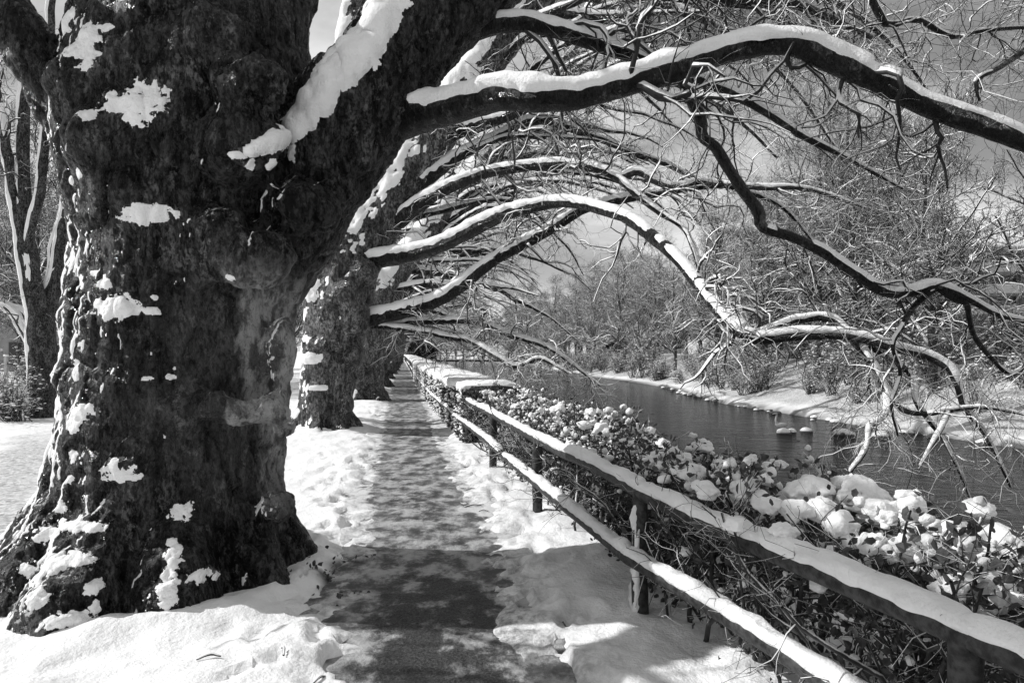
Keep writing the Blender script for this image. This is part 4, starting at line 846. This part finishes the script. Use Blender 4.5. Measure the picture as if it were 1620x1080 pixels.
# big rounded clumps, one object each
clump_me = []
for s in range(12):
    V, F = blob(4, 700+s, .6, 1.25, .7, .06); me = nmesh('snow_clump', V, [F]); me.materials.append(SNOW); clump_me.append(me)
def clump(x, y, z, s, h=None):
    h = h or s*rh.uniform(.6, .95); inst('snow_clump', clump_me[rh.integers(12)], HG, (x, y, z), rh.uniform(0, 6.28), (s*rh.uniform(.85, 1.25), s*rh.uniform(.75, 1.0), h))
for (u, v, s) in ((1295, 768, .15), (1365, 780, .15), (1400, 800, .12), (1215, 790, .12), (1180, 770, .10), (1150, 735, .10), (1240, 830, .10), (1330, 825, .13), (1450, 820, .12), (1480, 870, .10), (1590, 850, .15), (1545, 840, .12), (1500, 920, .13), (1580, 920, .14), (1620, 880, .13), (1420, 860, .11), (1380, 850, .12), (1300, 800, .13), (1260, 800, .12), (1120, 770, .09), (1090, 740, .09), (1040, 720, .09), (1010, 700, .08), (1160, 820, .08), (1440, 780, .10), (1270, 770, .11), (1340, 760, .11), (1560, 880, .12), (1640, 930, .14), (1700, 900, .16)):
    z = 1.0-.0009*max(0, v-770)-.02; d = (CAM_H-z)*FPX/(v-VH); pt = P(u, v, d)
    clump(pt[0], pt[1], z-.03, s*d/3.9*.8)
for i in range(70):
    y = rh.uniform(.6, 6.2); a = .15+.85*rh.random()**.7; z = 1.0-.6*rh.random()**2.2; clump(fence_x(y).item()+a, y, z, float(np.clip(rh.lognormal(-3.35, .5), .015, .09))*(1 if z > .8 else .6))
for i in range(130):
    y = rh.uniform(5.5, 12.3); a = .08+.8*rh.random(); z = 1.03-.6*rh.random()**1.6; clump(fence_x(y).item()+a, y, z, float(np.clip(rh.lognormal(-3.3, .5), .02, .10)))

HT = thing('clipped_hedge', (fence_x(40).item()+.5, 40, 0), 'long flat-topped clipped hedge under an even layer of snow along the path', 'hedge')
yy = np.concatenate([np.linspace(12.25, 30, 220), np.geomspace(30.2, 112, 160)]); prof_a = np.array([.02, -.04, -.05, -.03, .03, .3, .6, .85, .93, .95, .9]); prof_z = np.array([0.0, .25, .6, .95, 1.05, 1.07, 1.07, 1.05, .95, .5, 0])
A, Y = np.meshgrid(prof_a, yy); Z = np.broadcast_to(prof_z, A.shape).copy(); X = fence_x(Y)+A
q = np.stack([X, Y, Z], -1); X = X+.05*fbm(q*4, 3, 301); Z = Z+.03*fbm(q*3, 3, 302)*(Z > .3)
VV = np.stack([X, Y, Z], -1).reshape(-1, 3); r, c = A.shape; ii = np.arange(r*c).reshape(r, c); F = np.stack([ii[:-1, :-1], ii[1:, :-1], ii[1:, 1:], ii[:-1, 1:]], -1).reshape(-1, 4)
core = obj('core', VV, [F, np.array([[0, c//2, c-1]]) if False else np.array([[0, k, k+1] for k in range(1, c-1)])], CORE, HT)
pa = np.array([-.10, -.13, -.12, -.05, .1, .3, .5, .7, .85, .98, 1.03, 1.0]); pz = np.array([.94, 1.0, 1.06, 1.10, 1.125, 1.13, 1.13, 1.13, 1.125, 1.10, 1.05, .97])
A, Y = np.meshgrid(pa, yy); Z = np.broadcast_to(pz, A.shape).copy(); q = np.stack([A*2, Y, Z*0], -1); A = A+.09*fbm(q*3.2+5, 3, 311); Z = Z+.06*fbm(q*1.6, 3, 312)+.035*fbm(q*5, 2, 313)
rim = np.broadcast_to((np.arange(len(pa)) == 0) | (np.arange(len(pa)) == len(pa)-1), A.shape); Z = Z-np.where(rim, .10*np.clip(fbm(q*4, 3, 316), -.6, 1), 0)
X = fence_x(Y)+A; VV = np.stack([X, Y, Z], -1); 
front = VV[0].copy(); front[:, 2] = np.minimum(front[:, 2], .97); front[:, 1] += .02
r, c = A.shape; ii = np.arange(r*c).reshape(r, c); F = np.stack([ii[:-1, :-1], ii[:-1, 1:], ii[1:, 1:], ii[1:, :-1]], -1).reshape(-1, 4)
nV = np.concatenate([VV.reshape(-1, 3), front]); j0 = r*c; ff = np.array([[j0+k, j0+k+1, k+1, k] for k in range(c-1)])
obj('snow_top', nV, [F, ff], SNOW, HT)
def face_pts(n, y0, y1):
    y = rh.uniform(y0**.5, y1**.5, n)**2; z = rh.uniform(.03, 1.0, n); return np.stack([fence_x(y)-.05-.05*rh.random(n), y, z], -1)
lc = np.concatenate([face_pts(9000, 12.2, 45), np.stack([fence_x(np.full(1500, 12.2))+rh.uniform(-.05, .95, 1500), 12.2+rh.normal(0, .06, 1500), rh.uniform(.02, 1.02, 1500)], -1)])
V, F = leaf_cards(rh, lc, .075); mb = MB(); mb.add(V, F); mb.obj('leaves', LEAF, HT, False, 'stuff')
sp = face_pts(1500, 12.2, 45); sp[:, 0] -= .02; sz = rh.uniform(.02, .055, len(sp)); mb = MB(); blobs_mb(mb, rh, sp, np.stack([sz, sz*.7], -1), 1); mb.obj('small_snow', SNOW, HT, True, 'stuff')

# dark evergreen bush at the end of the hedge
def leafy_bush(name, loc, rx, rz, n, size, m, label, cat, seed, snow=True):
    rng = np.random.default_rng(seed); o = thing(name, loc, label, cat); d = unit(rng.normal(size=(n, 3))); d[:, 2] = np.abs(d[:, 2])*1.0-.05
    rad = rng.random(n)**.35*(1+.25*fbm(d*2.2+seed, 3, seed)); c = np.array(loc)+d*rad[:, None]*np.array([rx, rx, rz])+[0, 0, rz*.1]
    V, F = leaf_cards(rng, c, size); mb = MB(); mb.add(V, F); mb.obj('foliage', m, o, False, 'stuff')
    p, r = resample([tuple(loc), tuple(np.array(loc)+[.1, 0, rz*.7])], [rx*.08, rx*.03], 6); V, F = tubes(p[None], r[None], 7, True); obj('stem', V, F, BARKD, o)
    if snow:
        k = c[(d[:, 2] > .3) & (rad > .75)][:160]; s = rng.uniform(.5, 1.2, len(k))*size*1.2; mb = MB(); blobs_mb(mb, rng, k, np.stack([s, s*.5], -1), 1); mb.obj('snow', SNOW, o, True, 'stuff')
    return o
leafy_bush('evergreen_bush', (fence_x(104).item()+2.4, 104, .4), 2.4, 3.0, 5000, .4, IVY, 'dark rounded evergreen bush at the far end of the clipped hedge', 'bush', 31, False)

# ------------------------------------------------------------------ stones in the river
sr = np.random.default_rng(41)
stone_me = []
for s in range(4):
    V, F = blob(3, 800+s, .35, 1.3, .7); me = nmesh('stone', V, [F]); me.materials.append(STONE); V2_, F2_ = blob(3, 820+s, .25, 1.2, .25); m2_ = nmesh('snow', V2_, [F2_]); m2_.materials.append(SNOW); stone_me.append((me, m2_))
def river_stone(x, y, s, snow, label, i):
    o = bpy.data.objects.new('river_stone', stone_me[i % 4][0]); COL.objects.link(o); o.location = (x, y, WATER_Z-.02); o.scale = (s, s*.85, s*.6); o.rotation_euler = (0, 0, i*1.3)
    tag(o, label, 'stone', 'stones in the river')
    if snow: inst('snow', stone_me[i % 4][1], o, (0, 0, 0), 0, (.95, .95, .9)).location = (0, 0, .45)
    return o
def water_at(u, v): d = (CAM_H-WATER_Z)*FPX/(v-VH); return (u-810)*d/FPX, d
for i, (u, v, s, sn_, lb) in enumerate(((1276, 683, .30, True, 'round snow-capped stone standing alone in the river'), (1252, 684, .26, True, 'flat snow-capped stone between the round stone and the bird in the river'), (1334, 689, .45, True, 'largest snow-capped stone out in the river'), (1346, 689, .25, True, 'small snowy stone touching the largest one in the river'), (1392, 692, .40, True, 'snow-capped stone near the far bank edge'), (1240, 686, .35, True, 'low snowy stone the pale bird stands on'), (1320, 676, .2, False, 'small bare dark stone in the river'))):
    x, y = water_at(u, v); river_stone(x, y, s, sn_, lb, i)
for i in range(60):
    y = sr.uniform(26, 75); x = far_x(y)+sr.normal(0, .35)-.25
    river_stone(float(x), float(y), sr.uniform(.10, .30), sr.random() < .5, '', i)['label'] = 'stone lying along the foot of the far snowy bank'
# the pale bird on the low stone: one body, upright neck
x, y = water_at(1238, 685); y += .1; bird = thing('bird', (x, y, WATER_Z+.16), 'pale bird with upright neck standing on a low stone in the river', 'bird')
V, F = blob(3, 5, .05, 1, .8); mb = MB(); mb.add(V*[.30, .13, .13]+[x, y, WATER_Z+.38], F)
p, r = resample([(x-.2, y, WATER_Z+.40), (x-.28, y, WATER_Z+.6), (x-.24, y, WATER_Z+.85), (x-.27, y, WATER_Z+.93)], [.07, .045, .04, .055], 14); V, F = tubes(p[None], r[None], 10, True); mb.add(V, *F)
p, r = resample([(x-.28, y, WATER_Z+.93), (x-.45, y, WATER_Z+.90)], [.035, .006], 5); V, F = tubes(p[None], r[None], 8, True); mb.add(V, *F); mb.obj('body', POSTW, bird)
for s_ in (-.04, .04):
    p, r = resample([(x, y+s_, WATER_Z+.30), (x+.01, y+s_, WATER_Z+.12)], [.014, .012], 4); V, F = tubes(p[None], r[None], 6, True); obj('leg', V, F, METAL, bird)

# ------------------------------------------------------------------ bare trees and shrubs beyond the river and on the left
def bare_tree(seed, H=16.0, r0=.28, spread=1.0, twigm=TWIGF):
    rng = np.random.default_rng(seed); root = thing('bare_tree', (0, 0, 0), 'bare tree', 'tree'); n = 26
    z = np.linspace(0, H*.92, n); w = np.stack([.35*fbm(np.stack([z*.25, z*0+seed, z*0], -1), 2, seed), .35*fbm(np.stack([z*.25, z*0+seed+9, z*0], -1), 2, seed+1), z-.2], -1)*[1, 1, 1]
    rd = r0*(1-.9*(z/z[-1])**.9); V, F = tubes(w[None], rd[None], 9); obj('trunk', V, F, BARKD, root)
    A = offshoots(rng, w[None], rd[None], 35, .16, (H*.22, H*.48), .5, (30, 75), 12, .16, (0, 0, .2), .05, rmin=.03, rmax=.12)
    Bv = offshoots(rng, *A, 8, .15, (H*.07, H*.16), .55, (25, 70), 8, .24, (0, 0, .06), .0, rmin=.02)
    Cc = offshoots(rng, *Bv, 6, .1, (H*.03, H*.08), .6, (25, 75), 5, .3, (0, 0, .0), .0, rmin=.014)
    Dd = offshoots(rng, *Cc, 3, .2, (H*.02, H*.05), .7, (25, 70), 3, .3, rmin=.011)
    mb = MB(); add_grown(mb, [A, Bv, Cc, Dd], [5, 4, 3, 3]); mb.obj('crown', twigm, root, True, 'stuff')
    mb = MB()
    for C, r in (A, Bv):
        V, F = snowcaps(C, r, np.maximum(r*1.0, .025), 3, seed, 3., -.4, 75)
        if len(F[0]): mb.add(V, *F)
    mb.obj('snow', SNOW, root, True, 'stuff'); return root
def shrub(seed, H=2.2, n=22):
    rng = np.random.default_rng(seed); root = thing('shrub', (0, 0, 0), 'shrub', 'shrub'); b0 = np.stack([rng.normal(0, .18, n), rng.normal(0, .18, n), np.full(n, -.1)], -1)
    d = unit(np.stack([rng.normal(0, .4, n), rng.normal(0, .4, n), np.ones(n)], -1)); pts = [b0]; p = b0; L = rng.uniform(.6, 1, n)*H
    for j in range(1, 8): d = unit(d+rng.normal(size=d.shape)*.12); p = p+d*(L/7)[:, None]; pts.append(p)
    C = np.stack(pts, 1); R = rng.uniform(.012, .025, n)[:, None]*np.linspace(1, .4, 8)[None]
    A = offshoots(rng, C, R, 7, .2, (H*.2, H*.45), .6, (25, 60), 6, .2, (0, 0, .1), 0, rmin=.007); Bv = offshoots(rng, *A, 4, .1, (H*.06, H*.16), .7, (25, 60), 4, .25, rmin=.005)
    mb = MB(); add_grown(mb, [(C, R), A, Bv], [5, 3, 3]); mb.obj('stems', TWIGF, root, True, 'stuff')
    t_ = A[0][:, -2:].reshape(-1, 3); t_ = t_[rng.choice(len(t_), 160)]; s = rng.uniform(.03, .08, 160); mb = MB(); blobs_mb(mb, rng, t_, np.stack([s, s*.5], -1), 1); mb.obj('snow', SNOW, root, True, 'stuff'); return root
fr = np.random.default_rng(77)
bp = [bare_tree(1000+i, h, r) for i, (h, r) in enumerate(((15, .26), (18, .32), (13, .2)))]; used = [False]*3
def put_bare(x, y, s, label, group, k=None):
    k = int(fr.integers(3)) if k is None else k
    o = bp[k] if not used[k] else copy_tree(bp[k]); used[k] = True
    o.location = (x, y, float(ground_z(x, y))-.1); o.rotation_euler = (0, 0, fr.uniform(0, 6.28)); s = s*fr.uniform(.88, 1.14); o.scale = (s, s, s*fr.uniform(.92, 1.1)); o['label'] = label; o['group'] = group
spots = []
for y in np.arange(31, 82, 4.0):                       # along the top of the far bank
    for e in (7, 12.5, 18, 26, 36):
        spots.append((y+fr.uniform(-1.8, 1.8), e+fr.uniform(-2.2, 2.2), (1.0 if y < 60 else .9)*fr.uniform(.75, 1.1)))
for y in np.arange(84, 240, 8):
    for e in (4, 10, 17, 26): spots.append((y+fr.uniform(-3, 3), e+fr.uniform(-2, 2), fr.uniform(.82, 1.08)))
for (y, e, s) in spots:
    x = far_x(y)+e; near = y < 82
    if x/y > .545 and e > 20: continue                 # the lawn in front of the apartment block
    if .57 < x/y < .9 and (e > 15 or fr.random() < .45): continue
    if near: s *= 1.12
    put_bare(float(x), float(y), s, 'bare tree with snow-dusted twigs on top of the far bank' if near else 'distant bare tree in the wood where the river bends away', 'bare trees on the far bank' if near else 'bare trees in the distant wood')
for (y, a, s) in ((150, 3, .8), (165, 5, .8), (185, 3, .9), (200, 6, .9), (225, 5, 1), (142, 6, .7)):
    put_bare(float(fence_x(y))+a, y, s, 'distant bare tree beyond the end of the clipped hedge', 'bare trees beyond the hedge end')
for i in range(34):
    y = fr.uniform(222, 310); x = fr.uniform(-.24, .05)*y
    put_bare(float(x), float(y), fr.uniform(1.0, 1.35), 'distant bare tree in the wood behind the footbridge', 'bare trees behind the footbridge')
sp_ = [shrub(1100+i, h) for i, h in enumerate((2.2, 1.6, 2.8))]; us = [False]*3
def put_shrub(x, y, s, label, group, k=None):
    k = int(fr.integers(3)) if k is None else k; o = sp_[k] if not us[k] else copy_tree(sp_[k]); us[k] = True
    o.location = (float(x), float(y), float(ground_z(x, y))); o.rotation_euler = (0, 0, fr.uniform(0, 6.28)); s *= fr.uniform(.8, 1.2); o.scale = (s, s, s); o['label'] = label; o['group'] = group
for i in range(150):
    y = fr.uniform(29, 84); e = (fr.uniform(4.0, 11) if i % 2 else fr.uniform(12.5, 24)) if i % 5 else fr.uniform(1.5, 4); put_shrub(far_x(y)+e, y, 1.0 if e < 5 else 1.45, 'twiggy shrub dusted with snow on the slope of the far bank' if e < 11.3 else 'twiggy shrub behind the low wall on top of the far bank', 'shrubs on the far bank' if e < 11.3 else 'shrubs behind the bank wall')
for i in range(44):
    y = fr.uniform(80, 180); put_shrub(far_x(y)+fr.uniform(.3, 5), y, 1.6, 'overhanging shrub on the distant wooded bank', 'shrubs on the distant bank')

# low wall with a snowy coping along the top of the far bank
WL = thing('bank_wall', (float(far_x(45))+11.6, 45, 1.0), 'low wall with a snow-covered coping along the top of the far bank', 'wall')
wy = np.linspace(26, 84, 60); wx = far_x(wy)+11.4
def ribbon(name, parent, w, z0, z1, m, dxx=0):
    g = ground_z(wx, wy)*0+1.0; V = []
    for k, (ox, z) in enumerate(((-w, z0), (-w, z1), (w, z1), (w, z0))): V.append(np.stack([wx+ox+dxx, wy, g+z], -1))
    V = np.stack(V, 1).reshape(-1, 3); i = np.arange(len(wy)*4).reshape(-1, 4); F = np.concatenate([np.stack([i[:-1, a], i[:-1, (a+1) % 4], i[1:, (a+1) % 4], i[1:, a]], -1) for a in range(4)])
    return obj(name, V, [F, i[:1], i[-1:, ::-1]], m, parent, False)
ribbon('wall_body', WL, .18, -.6, .5, CONCD); ribbon('coping', WL, .26, .502, .60, CONC); ribbon('snow', WL, .24, .602, .72, SNOW)

# ------------------------------------------------------------------ apartment block on the far side
def apartment(x0, x1, y0, y1, zb, floors, label, fh=2.95):
    B = thing('apartment_building', ((x0+x1)/2, y0, zb), label, 'building')
    mb = MB(); mb.box(x0, x1, y0, y1, zb-1.5, zb+floors*fh); mb.obj('wall', CONCD, B, False)
    mb = MB(); mb.box(x0-.4, x1+.4, y0-1.6, y1+.4, zb+floors*fh+.003, zb+floors*fh+.35); rf = mb.obj('roof', CONC, B, False)
    mb = MB(); mb.box(x0-.3, x1+.3, y0-1.5, y1+.3, zb+floors*fh+.352, zb+floors*fh+.55); mb.obj('snow', SNOW, rf, False)
    nb = int((x1-x0)/5.2); w = (x1-x0)/nb
    for f in range(floors):
        z = zb+f*fh
        mb = MB(); mb.box(x0+.2, x1-.2, y0-1.5, y0-.004, z-.12, z+.10); mb.box(x0+.2, x1-.2, y0-1.5, y0-1.38, z+.102, z+1.0); bal = mb.obj('balcony', CONC, B, False)
        mb = MB(); mb.box(x0+.2, x1-.2, y0-1.52, y0-1.36, z+1.003, z+1.07); mb.obj('snow', SNOW, bal, False)
        for k in range(nb):
            xa = x0+k*w+.5; xb = xa+w-1.0
            mb = MB(); mb.box(xa, xb, y0-.05, y0-.003, z+.15, z+2.5); fo = mb.obj('window', METAL, B, False)
            for h_ in range(2):
                c0 = xa+.1+h_*(xb-xa-.1)/2; mb = MB(); mb.box(c0, c0+(xb-xa)/2-.15, y0-.062, y0-.053, z+.28, z+2.38); mb.obj('pane', GLASS, fo, False)
            if k: pass
    for k in range(1, nb):
        mb = MB(); mb.box(x0+k*w-.1, x0+k*w+.1, y0-1.34, y0-.005, zb+.11, zb+floors*fh-.13); mb.obj('partition', CONC, B, False)
    return B
apartment(55.5, 82, 96, 108, 1.0, 5, 'grey apartment block with stacked balconies and dark window bands behind the far trees')
apartment(20, 38, 150, 160, 1.0, 3, 'low grey apartment block half hidden in the distant wood')

# ------------------------------------------------------------------ distant bridge
BR = thing('footbridge', (-12, 205, 0), 'low dark footbridge crossing the river in the distance', 'bridge')
mb = MB(); mb.box(-34, 2, 203.6, 206.4, -1.55, -.95); mb.obj('deck', METAL, BR, False)
mb = MB(); mb.box(-34, 2, 203.5, 206.5, -.946, -.80); mb.obj('snow', SNOW, BR, False)
for yy_ in (203.7, 206.3):
    mb = MB(); mb.box(-34, 2, yy_-.05, yy_+.05, .15, .25); mb.obj('handrail', METAL, BR, False)
    for k in range(10):
        mb = MB(); x = -33.5+k*3.9; mb.box(x-.06, x+.06, yy_-.05, yy_+.05, -.8, .148); mb.obj('baluster', METAL, BR, False)
for x in (-24, -9):
    mb = MB(); mb.box(x-.5, x+.5, 203.9, 206.1, -3.2, -1.552); mb.obj('pier', CONCD, BR, False)

# ------------------------------------------------------------------ left background
rl = np.random.default_rng(55)
MT = thing('multistem_tree', P(68, 665, 16.8)*[1, 1, 0], 'old many-stemmed tree with snow-plastered stems and brushwood at its foot, left of the massive trunk', 'tree')
dL = 16.8
stems = [[(66, 690, 26), (66, 640, 22), (68, 580, 21), (66, 520, 21), (52, 460, 15), (44, 400, 11), (40, 330, 10), (36, 240, 9.5), (38, 160, 8), (45, 90, 6), (35, 0, 4), (30, -120, 2)],
         [(66, 520, 18), (82, 470, 15), (98, 420, 14), (106, 360, 13), (112, 300, 12), (118, 200, 11), (122, 100, 9), (128, -60, 5)],
         [(50, 470, 10), (36, 390, 9), (26, 330, 8.5), (16, 270, 8), (6, 210, 7.5), (-10, 130, 6), (-30, 20, 4)],
         [(74, 500, 7), (84, 420, 6.5), (94, 370, 6), (104, 320, 5.5), (107, 250, 4), (103, 170, 2.5)],
         [(40, 400, 5), (64, 300, 7), (72, 220, 7), (76, 120, 6), (82, 20, 5), (90, -100, 3)],
         [(62, 540, 6), (40, 500, 7), (16, 488, 7), (-10, 470, 6), (-40, 430, 5), (-90, 360, 3)],
         [(62, 590, 5), (46, 545, 4.5), (30, 515, 4), (10, 490, 3.5), (-20, 480, 2.5)]]
for i, rows in enumerate(stems):
    pts, rad = resample([P(u, v, dL+(.3 if i % 2 else -.1)*(1 if i else 0)) for u, v, r in rows], [r*dL/FPX for u, v, r in rows], 60, .05, i)
    V, F = tubes(pts[None], rad[None], 12, True); c = np.repeat(pts, 12, 0); c = np.vstack([c, pts[:1], pts[-1:]]); V = c+(V-c)*(1+.15*fbm(V*4, 3, 1200+i))[:, None]
    st = obj('trunk' if i == 0 else 'stem', V, F, BARKD, MT)
    Vs, Fs = snowcaps(pts[None], rad[None], np.full((1, 60), .05), 7, 1210+i, 3, -.5, 70)
    # wind-driven strip on the left flank of the stem
    side = np.array([-.86, -.4, .32]); T_ = unit(np.gradient(pts, axis=0)); U_ = unit(side-np.sum(side*T_, -1, keepdims=True)*T_); S_ = np.cross(T_, U_); a_ = np.linspace(-1, 1, 7)*.75; ww_ = 1+.45*fbm(np.stack([np.arange(60)*.5, np.zeros(60)+i, np.zeros(60)], -1), 3, 1250+i)
    hh = .05*np.clip(.7+1.2*fbm(np.stack([np.arange(60)*.15, np.zeros(60)+i, np.zeros(60)], -1), 3, 1230+i), 0, 1.2); rr2 = rad[:, None]*np.where(np.abs(a_) > .74, .93, 1.0)+hh[:, None]*np.sqrt(np.clip(1-(a_/.75)**2, 0, 1))
    aw_ = a_[None]*ww_[:, None]; VV = pts[:, None]+rr2[..., None]*(np.cos(aw_)[..., None]*U_[:, None]+np.sin(aw_)[..., None]*S_[:, None]); ii = np.arange(420).reshape(60, 7)
    obj('snow', VV.reshape(-1, 3), [np.stack([ii[:-1, :-1], ii[:-1, 1:], ii[1:, 1:], ii[1:, :-1]], -1).reshape(-1, 4)], SNOW, st, True, 'stuff')
    if i > 0 and len(Fs[0]): obj('snow', Vs, Fs, SNOW, st, True, 'stuff')
    lv = tw(10 if i else 6, 5, 4, (.8, 2.0), 0, (0, 0, .05), .35, 2.0); mb = MB(); cur = (pts[None], rad[None])
    for l in lv:
        kw = {k: v for k, v in l.items() if k not in ('sides', 'snow')}; cur = offshoots(rl, *cur, **kw); V, F = tubes(*cur, l['sides']); mb.add(V, *F)
    mb.obj('branchlets', TWIG, st, True, 'stuff')
base = P(68, 665, 16.8)*[1, 1, 0]
for i in range(4):
    a = rl.uniform(0, 6.28); put_shrub(base[0]+math.cos(a)*.7, base[1]-.5+math.sin(a)*.4, .5, 'brushwood shrub growing up round the foot of the many-stemmed tree', 'brushwood round the many-stemmed tree')
for i in range(12):
    y = rl.uniform(24, 40); x = rl.uniform(-1.0, -.62)*y; put_shrub(x, y, .9, 'leafless shrub along the garden boundary left of the plane trees', 'shrubs on the left boundary')
for (x, y, s) in ((-18, 26, .8), (-25, 31, .9), (-22, 38, 1.0), (-30, 42, 1), (-16, 34, .8), (-37, 47, 1), (-26, 50, 1), (-14.5, 44, .9), (-34, 34, 1), (-20, 58, 1), (-32, 62, 1.1), (-44, 60, 1.1), (-12.5, 30, .7)):
    put_bare(x, y, s, 'bare tree in the park left of the plane tree row', 'bare trees in the park')
GF = thing('garden_fence', (-17, 25, 0), 'pale post fence with dark rails between shrubs, left of the gnarled trunk', 'fence')
for k in range(16):
    x = -24+k*.9; y = 24.5+.1*k; mb = MB(); mb.box(x-.05, x+.05, y-.05, y+.05, -.1, 1.5); p_o = mb.obj('post', POSTW, GF, False)
    mb = MB(); mb.box(x-.06, x+.06, y-.06, y+.06, 1.502, 1.57); mb.obj('snow', SNOW, p_o)
    if k < 15:
        for z in (.4, 1.2): 
            mb = MB(); V = np.array([(x+.052, y-.02, z), (x+.848, y+.08, z), (x+.848, y+.12, z), (x+.052, y+.02, z)]); V = np.concatenate([V, V+[0, 0, .05]]); mb.add(V, np.array([(0, 1, 2, 3), (7, 6, 5, 4), (0, 4, 5, 1), (1, 5, 6, 2), (2, 6, 7, 3), (3, 7, 4, 0)])); mb.obj('rail', METAL, GF, False)
HS = thing('house', (-36, 55, 0), 'grey house with a railed snowy terrace, seen left of the gnarled trunk', 'house')
mb = MB(); mb.box(-42, -31, 55, 63, -.3, 5.6); mb.obj('wall', CONCD, HS, False)
mb = MB(); mb.box(-42.3, -30.7, 54.7, 63.3, 5.603, 5.85); mb.obj('roof', CONC, HS, False)
mb = MB(); mb.box(-42.2, -30.8, 54.8, 63.2, 5.853, 6.05); mb.obj('snow', SNOW, HS, False)
mb = MB(); mb.box(-42, -31, 54.8, 54.86, 7.0, 7.08); rl_o = mb.obj('railing', METAL, HS, False)
for k in range(56): mb = MB(); mb.box(-41.95+k*.195, -41.92+k*.195, 54.8, 54.84, 5.95, 6.998); mb.obj('baluster', METAL, rl_o, False)
for k in range(3):
    for z in (.9, 3.6):
        mb = MB(); mb.box(-40.5+k*3.4, -39+k*3.4, 54.93, 54.997, z, z+1.5); wn_ = mb.obj('window', METAL, HS, False); mb = MB(); mb.box(-40.4+k*3.4, -39.1+k*3.4, 54.91, 54.927, z+.1, z+1.4); mb.obj('pane', GLASS, wn_, False)

# ------------------------------------------------------------------ bits on the ground
for i, (u, v, ln, a) in enumerate(((748, 792, .10, .4), (1050, 870, .05, 1.0), (690, 668, .6, .2), (590, 685, .5, -.2), (330, 1045, .06, .3), (447, 1035, .05, 2), (505, 1062, .05, 1), (765, 800, .05, 0))):
    d = (CAM_H-.06)*FPX/(v-VH); x, y = (u-810)*d/FPX, d; z = float(max(ground_z(x, y), path_z(np.array(x), np.array(y))))+.008
    p, r = resample([(x-ln*math.cos(a), y-ln*math.sin(a), z), (x, y+.02, z+.012), (x+ln*math.cos(a), y+ln*math.sin(a), z)], [.006, .009, .004], 8); V, F = tubes(p[None], r[None], 6, True)
    tag(obj('fallen_twig', V, F, TWIGD, None), 'short dark twig lying on the trodden snow by the path', 'twig', 'fallen twigs')
lf_ = np.stack([-1.18+rl.normal(0, .15, 260), 5.15+rl.normal(0, .2, 260), np.zeros(260)], -1); lf_[:, 2] = ground_z(lf_[:, 0], lf_[:, 1])+.012
V, F = leaf_cards(rl, lf_, .038); mb = MB(); mb.add(V, F); tag(mb.obj('leaf_litter', LEAF, None, False, 'stuff'), 'dark leaf litter on bare ground at the foot of the gnarled trunk', 'leaf litter')
